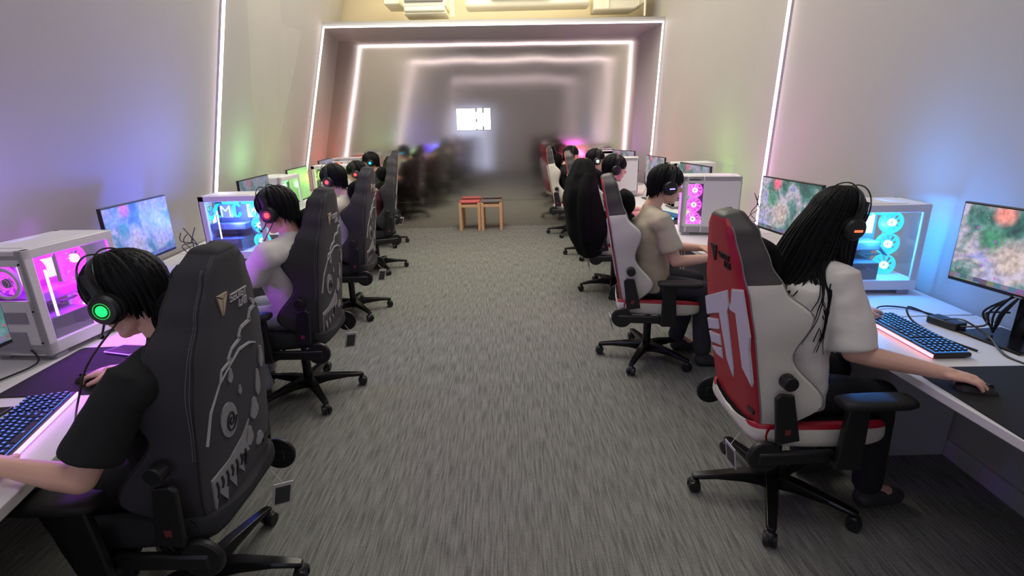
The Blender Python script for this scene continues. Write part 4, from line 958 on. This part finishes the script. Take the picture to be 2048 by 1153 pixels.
BLTR = mat('black_trousers', (0.011, 0.011, 0.014, 1), .9, nscale=14, namt=.2, bump=.15)
GRTR = mat('pale_grey_trousers', lin((170, 174, 186)), .9, nscale=14, namt=.06, bump=.15)
NAVY = mat('dark_trousers', lin((52, 52, 60)), .9, nscale=14, namt=.1, bump=.15)
Vz = lambda *a: V(a)
H = {}
H['L1'] = person('person in a black t-shirt at the lower left, hand on a mouse', (-1.15, 1.58), 98, (-1.150, 1.50, 1.195), 92, 20, 0, BLK, BLTR,
    {1: (Vz(-1.525, 1.85, .785), Vz(-1, .02, -.08), .9), -1: (Vz(-1.42, 1.25, .785), Vz(-.92, .30, -.05), 1.2)}, 1, .0042, .80, 1.05, poles={1: (.4, .6, -.6), -1: (.3, -.5, -.8)}, pel_y=-.02, shf=.04)
H['L2'] = person('person in a white t-shirt on the left, facing the blue-lit computer', (-1.33, 3.10), 84, (-1.315, 2.96, 1.222), 86, 16, 0, WH, GRTR, None, 2, .005, .80, 1.05, pel_y=-.03)
H['L3'] = person('person in glasses and a cream t-shirt, third player on the left', (-1.49, 4.67), 82, (-1.53, 4.64, 1.228), 80, 12, 0, CREAM, NAVY, None, 3, .0065, .80, 1.05, glasses=True, pel_y=-.02)
H['L4'] = person('person in a dark top, red glow painted in, and a red-lit headset, fourth on the left', (-1.62, 6.20), 100, (-1.765, 6.20, 1.155), 96, 18, 0, REDLIT, BLTR, None, 4, .008, .8, 1.0, pel_y=-.02)
H['L5'] = person('person in dark clothes with a cyan-lit headset, farthest on the left', (-1.86, 7.60), 100, (-1.945, 7.58, 1.19), 98, 12, 0, DARK, BLTR, None, 5, .008, .8, 1.0, pel_y=-.02)
H['R1'] = person('person with very long black hair in an oversized white t-shirt', (1.16, 2.02), -84, (1.305, 2.075, 1.262), -82, 14, 6, WH, BLTR,
    {1: (Vz(1.49, 1.665, .792), Vz(.80, -.50, -.05), .75), -1: (Vz(1.60, 2.28, .80), Vz(.9, .25, -.1), 1.1)}, 6, .0042, .97, 1.12, True, pel_y=-.03, poles={1: (-.2, -.2, -1)})
H['R2'] = person('person in a beige t-shirt with short black hair and a blue-white headset light, right row', (0.97, 3.53), -96, (1.04, 3.52, 1.245), -88, 10, 0, BEIGE, NAVY, None, 7, .005, .74, 1.08, pel_y=-.02)
H['R3'] = person('person with a black headset in front of the black-coated chair, face turned to the right', (1.04, 5.17), -92, (1.02, 5.16, 1.222), -90, 10, 0, BLK, BLTR, None, 8, .0075, .8, 1.0, pel_y=-.02)
H['R4'] = person('person with a white headset light just beyond the black-coated chair', (1.04, 6.65), -92, (1.075, 6.66, 1.205), -86, 10, 0, BLK, BLTR, None, 9, .008, .8, 1.0, pel_y=-.02)
H['R5'] = person('person with black hair farthest on the right, in front of the magenta glow', (0.92, 8.05), -98, (0.93, 8.02, 1.19), -92, 8, 0, BLK, BLTR, None, 10, .008, .8, 1.0, pel_y=-.02)
GH = (0.0, 1.0, .12); RH = (1.0, .06, .06); CH = (.0, .65, 1.0)
def hs(k, *a, **kw):
    hd, M = H[k]; cab = kw.pop('cab', None)
    return headset(hd, M, *a, cable=cab and [hd + M @ V(p) if isinstance(p, tuple) else p for p in cab], **kw)
hs('L1', GH, 'disc', 'headset with a green light on the black-shirted player at the lower left', mic=-1, cab=[(-.11, -.02, -.05), Vz(-1.24, 1.40, 1.02), Vz(-1.30, 1.40, .9), Vz(-1.42, 1.50, .78)])
hs('L2', RH, 'disc', 'headset with a red light on the left player in the white t-shirt', mic=-1, cab=[(-.11, -.02, -.05), Vz(-1.42, 2.96, 1.04), Vz(-1.50, 2.92, .92), Vz(-1.68, 2.98, .76)])
hs('L3', RH, 'disc', 'headset with a red light on the left player in glasses', mic=-1, cab=[(-.11, -.02, -.05), Vz(-1.53, 4.54, 1.06), Vz(-1.62, 4.52, .9), Vz(-1.84, 4.55, .76)])
hs('L4', RH, 'disc', 'headset with a red light on the left player in the red-tinted dark top, between two others')
hs('L5', CH, 'disc', 'headset with a cyan light on the farthest left player')
hs('R1', (1.0, .12, .04), 'bar', 'headset with an orange red bar light on the long-haired player')
hs('R2', (.35, .25, 1.0), 'bar', 'headset with a blue white bar light on the player in beige')
hs('R3', None, 'bar', 'unlit black headset on the player by the black-coated chair')
hs('R4', (.9, .95, 1.0), 'disc', 'headset with a white light beyond the black-coated chair')
hs('R5', None, 'bar', 'unlit black headset on the farthest right player')

# black coat draped over the third right chair: thick folded cloth over the backrest
C3 = Matrix.Rotation(R(-95), 3, 'Z'); c3 = V((1.04, 5.17, 0))
mb = MB(); rings = []
for i in range(30):
    f = i / 29; z = lerp(1.33, .40, f); yb = lerp(-.34, -.245, f) - .03 * math.sin(math.pi * min(1, f * 1.6))
    wd = interp([(0, .10), (.05, .165), (.15, .24), (.32, .33), (.7, .345), (1, .30)], f); th = interp([(0, .06), (.08, .11), (.25, .17), (.45, .22), (.75, .23), (1, .15)], f); ring = []
    for j in range(36):
        a = 2 * math.pi * j / 36; fold = .014 * math.sin(5 * a + 2 * f) * f + .008 * math.sin(9 * a + 5 * f)
        ring.append(c3 + C3 @ V(((wd + fold) * math.copysign(abs(math.cos(a)) ** .8, math.cos(a)), yb + .02 + (th + fold) * math.copysign(abs(math.sin(a)) ** .8, math.sin(a)), z + .02 * math.sin(3 * a) * f)))
    rings.append(ring)
mb.loft(rings)
coat = mb.build('coat', BLACKF, origin=c3, smooth=180, subsurf=1); tag(coat, 'big black coat draped over the back of the third chair in the right row', 'coat')
mb = MB()
for s_ in (-1, 1): mb.tube(spline([c3 + C3 @ V(p) for p in ((s_ * .20, -.30, 1.18), (s_ * .31, -.33, 1.02), (s_ * .335, -.33, .80), (s_ * .31, -.30, .56))], 6), [(.05, .06)] * 18 + [(.045, .055)], 12)
mb.build('sleeve', BLACKF, coat, origin=c3, smooth=180)

# ------------------------------------------------------------ keyboards, mice, pads
def keyboard(loc, rz, keycol, barcol, label, bar=True):
    """front edge (towards the player) is local -y"""
    root = empty('keyboard', loc, R(rz), label, 'keyboard', 'backlit keyboards on the desks')
    mb = MB(); mb.prism([V((-.225, -.075, .004)), V((.225, -.075, .004)), V((.225, .075, .004)), V((-.225, .075, .004))], V((0, 0, .018))); mb.build('keyboard_case', BLACKP, root, bevel=.004)
    mb = MB(); mb2 = MB(); rnd = random.Random(int(loc[1] * 100))
    rows = [[1] * 15 + [0] * 0, [1] * 14, [1.5] + [1] * 12 + [1.5], [1.8] + [1] * 11 + [2.2], [2.3] + [1] * 10 + [2.7], [1.3, 1.3, 1.3, 6.2, 1.3, 1.3, 1.3]]
    for ri, row in enumerate(rows):
        y = .058 - .0225 * ri; x = -.215; k = .298 / sum(row)
        for w_ in row:
            cx = x + w_ * k / 2; mb.box((cx, y, .028), (w_ * k - .006, .015, .009)); mb2.box((cx, y, .0235), (w_ * k - .001, .0195, .0015))
            mb2.box((cx, y + .001, .0329), (min(.007, w_ * k * .5), .007, .0012)); x += w_ * k
        for q in range(6):
            cx = .103 + .0192 * q + (.006 if q > 2 else 0); mb.box((cx, y, .028), (.0135, .015, .009)); mb2.box((cx, y, .0235), (.018, .0195, .0015)); mb2.box((cx, y + .001, .0329), (.007, .007, .0012))
    mb.build('keycaps', mat('keycap', (.02, .022, .03, 1), .4, nscale=60, namt=.15), root, smooth=0)
    mb2.build('key_light', glow('key_glow_%.2f_%.2f' % keycol[:2], keycol + (1,), 1.15), root, smooth=0)
    if bar:
        mb = MB(); mb.box((0, -.078, .012), (.45, .006, .014)); mb.build('light_bar', glow('bar_glow_%.2f_%.2f' % barcol[:2], barcol + (1,), 2.6), root, bevel=.002)
    return root
def mouse(loc, rz, label, logo=None):
    root = empty('mouse', loc, R(rz), label, 'mouse', 'computer mice')
    rings = []
    for y, w_, h_ in ((-.06, .012, .008), (-.054, .024, .020), (-.03, .031, .034), (0, .030, .037), (.03, .029, .029), (.054, .025, .016), (.061, .014, .008)):
        rings.append([V((w_ * math.cos(a), y, max(0, h_ * math.sin(a)) if math.sin(a) > 0 else 0)) for a in [2 * math.pi * k / 18 for k in range(18)]])
    mb = MB(); mb.loft(rings); mb.build('shell', BLACKP, root, smooth=70)
    mb = MB(); mb.cyl((-.004, .04, .022), (.004, .04, .022), .009, None, 14); mb.build('scroll_wheel', RUBBER, root)
    if logo:
        mb = MB(); mb.ball((0, -.03, .033), (.012, .014, .003)); mb.build('logo_light', glow('mouse_glow', logo + (1,), 2.0), root)
    return root
def mousepad(c, rz, w, d, label):
    mb = MB(); n = []
    for sx, sy in ((1, 1), (-1, 1), (-1, -1), (1, -1)):
        for k in range(5):
            a = {(1, 1): 0, (-1, 1): 90, (-1, -1): 180, (1, -1): 270}[(sx, sy)] + k * 22.5; n.append(V((sx * (w / 2 - .02) + .02 * math.cos(R(a)), sy * (d / 2 - .02) + .02 * math.sin(R(a)), 0)))
    mb.prism(n, V((0, 0, .004))); o = mb.build('mousepad', PAD, smooth=0); o.location = (c[0], c[1], .7402); o.rotation_euler.z = R(rz); return tag(o, label, 'mousepad', 'black mousepads')
KB = (.06, .32, 1.0)
# left players face -x: local +y -> -x means rz = 90
keyboard((-1.612, 1.495, .741), 106, (.10, .22, 1.0), (.8, .3, 1.0), 'keyboard with blue keys and a violet light bar at the left edge')
mousepad((-1.715, 1.965, 0), 92, .45, .42, 'big black mousepad at the lower left under the mouse of the black-shirted player')
mouse((-1.635, 1.853, .745), 88, 'black mouse under the hand of the black-shirted player')
keyboard((-1.80, 3.10, .741), 86, (.10, .35, 1.0), (.5, .5, 1.0), 'keyboard in front of the left player in white, half hidden')
mousepad((-1.82, 3.42, 0), 86, .36, .30, 'black mousepad in front of the blue-lit computer on the left')
mouse((-1.74, 3.38, .745), 88, 'black mouse of the left player in white')
# right players face +x: rz = -90
keyboard((1.715, 2.09, .741), -90, KB, (1.0, .30, .42), 'keyboard with cyan blue keys and a glowing pink front bar, right of the long-haired player')
mousepad((1.72, 1.43, 0), -91, .72, .46, 'large black mousepad on the right desk under the hand of the long-haired player')
mouse((1.585, 1.612, .745), -118, 'black mouse under the fingers of the long-haired player')
keyboard((1.62, 3.62, .741), -92, (.5, .3, 1.0), (1, .5, .9), 'keyboard in front of the player in beige')
keyboard((1.56, 5.22, .741), -70, (.1, .5, 1.0), (.10, .55, 1.0), 'keyboard with a cyan edge light on the desk below the plain white computer')
mousepad((1.60, 4.92, 0), -88, .30, .50, 'black mousepad on the right desk beyond the player in beige')

# small things on the desks
dv = empty('desk_device', (-1.70, 2.13, .7445), R(-10), 'flat dark device with a glowing violet rim on the left mousepad', 'device')
mb = MB(); mb.prism([V((-.075, -.03, 0)), V((.06, -.045, 0)), V((.085, .0, 0)), V((.05, .045, 0)), V((-.05, .04, 0))], V((0, 0, .012))); mb.build('body', BLACKP, dv, bevel=.003)
mb = MB(); mb.tube([V((-.078, -.032, .008)), V((.062, -.048, .008)), V((.09, .0, .008)), V((.052, .049, .008)), V((-.052, .044, .008)), V((-.078, -.032, .008))], .003, 6); mb.build('rim_light', glow('violet_rim', (.35, .12, 1.0, 1), 2.0), dv)
cb = empty('table_speaker', (-1.93, 2.42, .74), R(20), 'small silver rimmed disc beside the violet-lit computer', 'speaker')
mb = MB(); mb.ring((0, 0, .03), (.8, -.5, .35), .030, .023, .014); mb.build('rim', TAGW, cb)
mb = MB(); mb.ball((-.004, .003, .028), (.024, .024, .024)); mb.box((-.006, .004, .006), (.04, .035, .012)); mb.build('body', BLACKP, cb)
ad = empty('power_adapter', (1.955, 2.20, .74), R(15), 'black power adapter with cables on the right desk behind the keyboard', 'power adapter')
mb = MB(); mb.box((0, 0, .018), (.07, .13, .034)); mb.build('brick', BLACKP, ad, bevel=.006)
mb = MB()
def wob(pts): return [V(p) - V(ad.location) for p in spline(pts, 8)]
for c_ in ([(1.95, 2.25, .76), (1.85, 2.30, .80), (1.80, 2.20, .77), (1.82, 2.05, .75), (1.86, 1.92, .746)], [(1.96, 2.14, .76), (2.02, 2.08, .79), (2.05, 2.12, .83), (2.07, 2.04, .86)], [(1.94, 2.22, .76), (1.93, 2.10, .81), (1.97, 2.0, .77), (1.93, 1.86, .745), (1.98, 1.70, .745)]):
    mb.tube([Matrix.Rotation(R(-15), 3, 'Z') @ p for p in wob(c_)], .0045, 6)
mb.build('cable', BLACKP, ad)
mb = MB(); mb.tube(spline([(1.72, 2.33, .752), (1.82, 2.44, .752), (1.94, 2.42, .748), (2.01, 2.26, .75), (1.97, 2.22, .755)], 8), .004, 6); tag(mb.build('keyboard_cable', BLACKP), 'thin black cable looping from the cyan keyboard across the white desk', 'cable')
mb = MB()
for k in range(3): mb.tube(spline([(2.06 + .006 * k, 2.04, .93), (2.045 - .01 * k, 2.08 + .015 * k, .84), (2.05, 2.07, .76 + .01 * k), (2.04 + .008 * k, 2.05, .85), (2.07, 2.02, .93)], 6), .0045, 6)
tag(mb.build('cable_bundle', BLACKP), 'tied bundle of black cable hanging under the large right monitor', 'cable')
def tangle(c, sx, sy, sz, seed, label):
    rnd = random.Random(seed); mb = MB()
    for k in range(5):
        pts = [V(c) + V((rnd.uniform(-sx, sx), rnd.uniform(-sy, sy), sz * (1 - i / 4) + rnd.uniform(-.03, .03))) for i in range(5)]; pts[-1].z = .745
        mb.tube(spline(pts, 6), .003, 6)
    return tag(mb.build('cable_tangle', BLACKP), label, 'cable')
tangle((2.0, 4.22, .76), .05, .05, .30, 3, 'tangle of black cables hanging behind the pink-lit computer')
tangle((-2.25, 3.62, .76), .05, .04, .24, 4, 'tangle of dark cables beside the blue-lit computer on the left')
tangle((1.78, 6.85, .76), .04, .05, .28, 5, 'tangle of dark cables behind the plain white computer side')
mb = MB(); mb.tube(spline([(-2.03, 1.30, .75), (-1.97, 1.55, .748), (-2.02, 1.80, .748), (-1.98, 2.0, .755), (-2.05, 2.06, .80)], 8), .004, 6); tag(mb.build('power_cable', BLACKP), 'thin dark cable on the desk below the violet-lit computer', 'cable')
mb = MB(); mb.box((1.64, 4.02, .60), (.012, .16, .06)); tag(mb.build('socket_panel', CASEG, bevel=.003), 'grey socket panel under the desk edge by the player in beige', 'socket')

# ------------------------------------------------------------ stools at the steel wall
def stool(x, seatm, label):
    root = empty('stool', (x, 8.60, 0), 0, label, 'stool', 'low wooden stools at the steel wall')
    w, d, h = .345, .27, .455
    for sx in (-1, 1):
        for sy in (-1, 1):
            mb = MB(); mb.box((sx * (w / 2 - .022), sy * (d / 2 - .022), h / 2), (.044, .044, h)); mb.build('leg', WOOD, root, bevel=.003)
    for sy in (-1, 1):
        mb = MB(); mb.box((0, sy * (d / 2 - .018), h - .05), (w - .088, .022, .045)); mb.build('rail', WOOD, root, bevel=.002)
    for sx in (-1, 1):
        mb = MB(); mb.box((sx * (w / 2 - .018), 0, h - .05), (.022, d - .088, .045)); mb.build('rail', WOOD, root, bevel=.002)
    mb = MB(); mb.box((0, 0, h + .008), (w - .02, d - .01, .024)); mb.build('seat', seatm, root, bevel=.006)
    return root
stool(-.655, STRED, 'low wooden stool with a red seat, left of the pair at the steel wall')
stool(-.30, STGREY, 'low wooden stool with a grey seat, right of the pair at the steel wall')
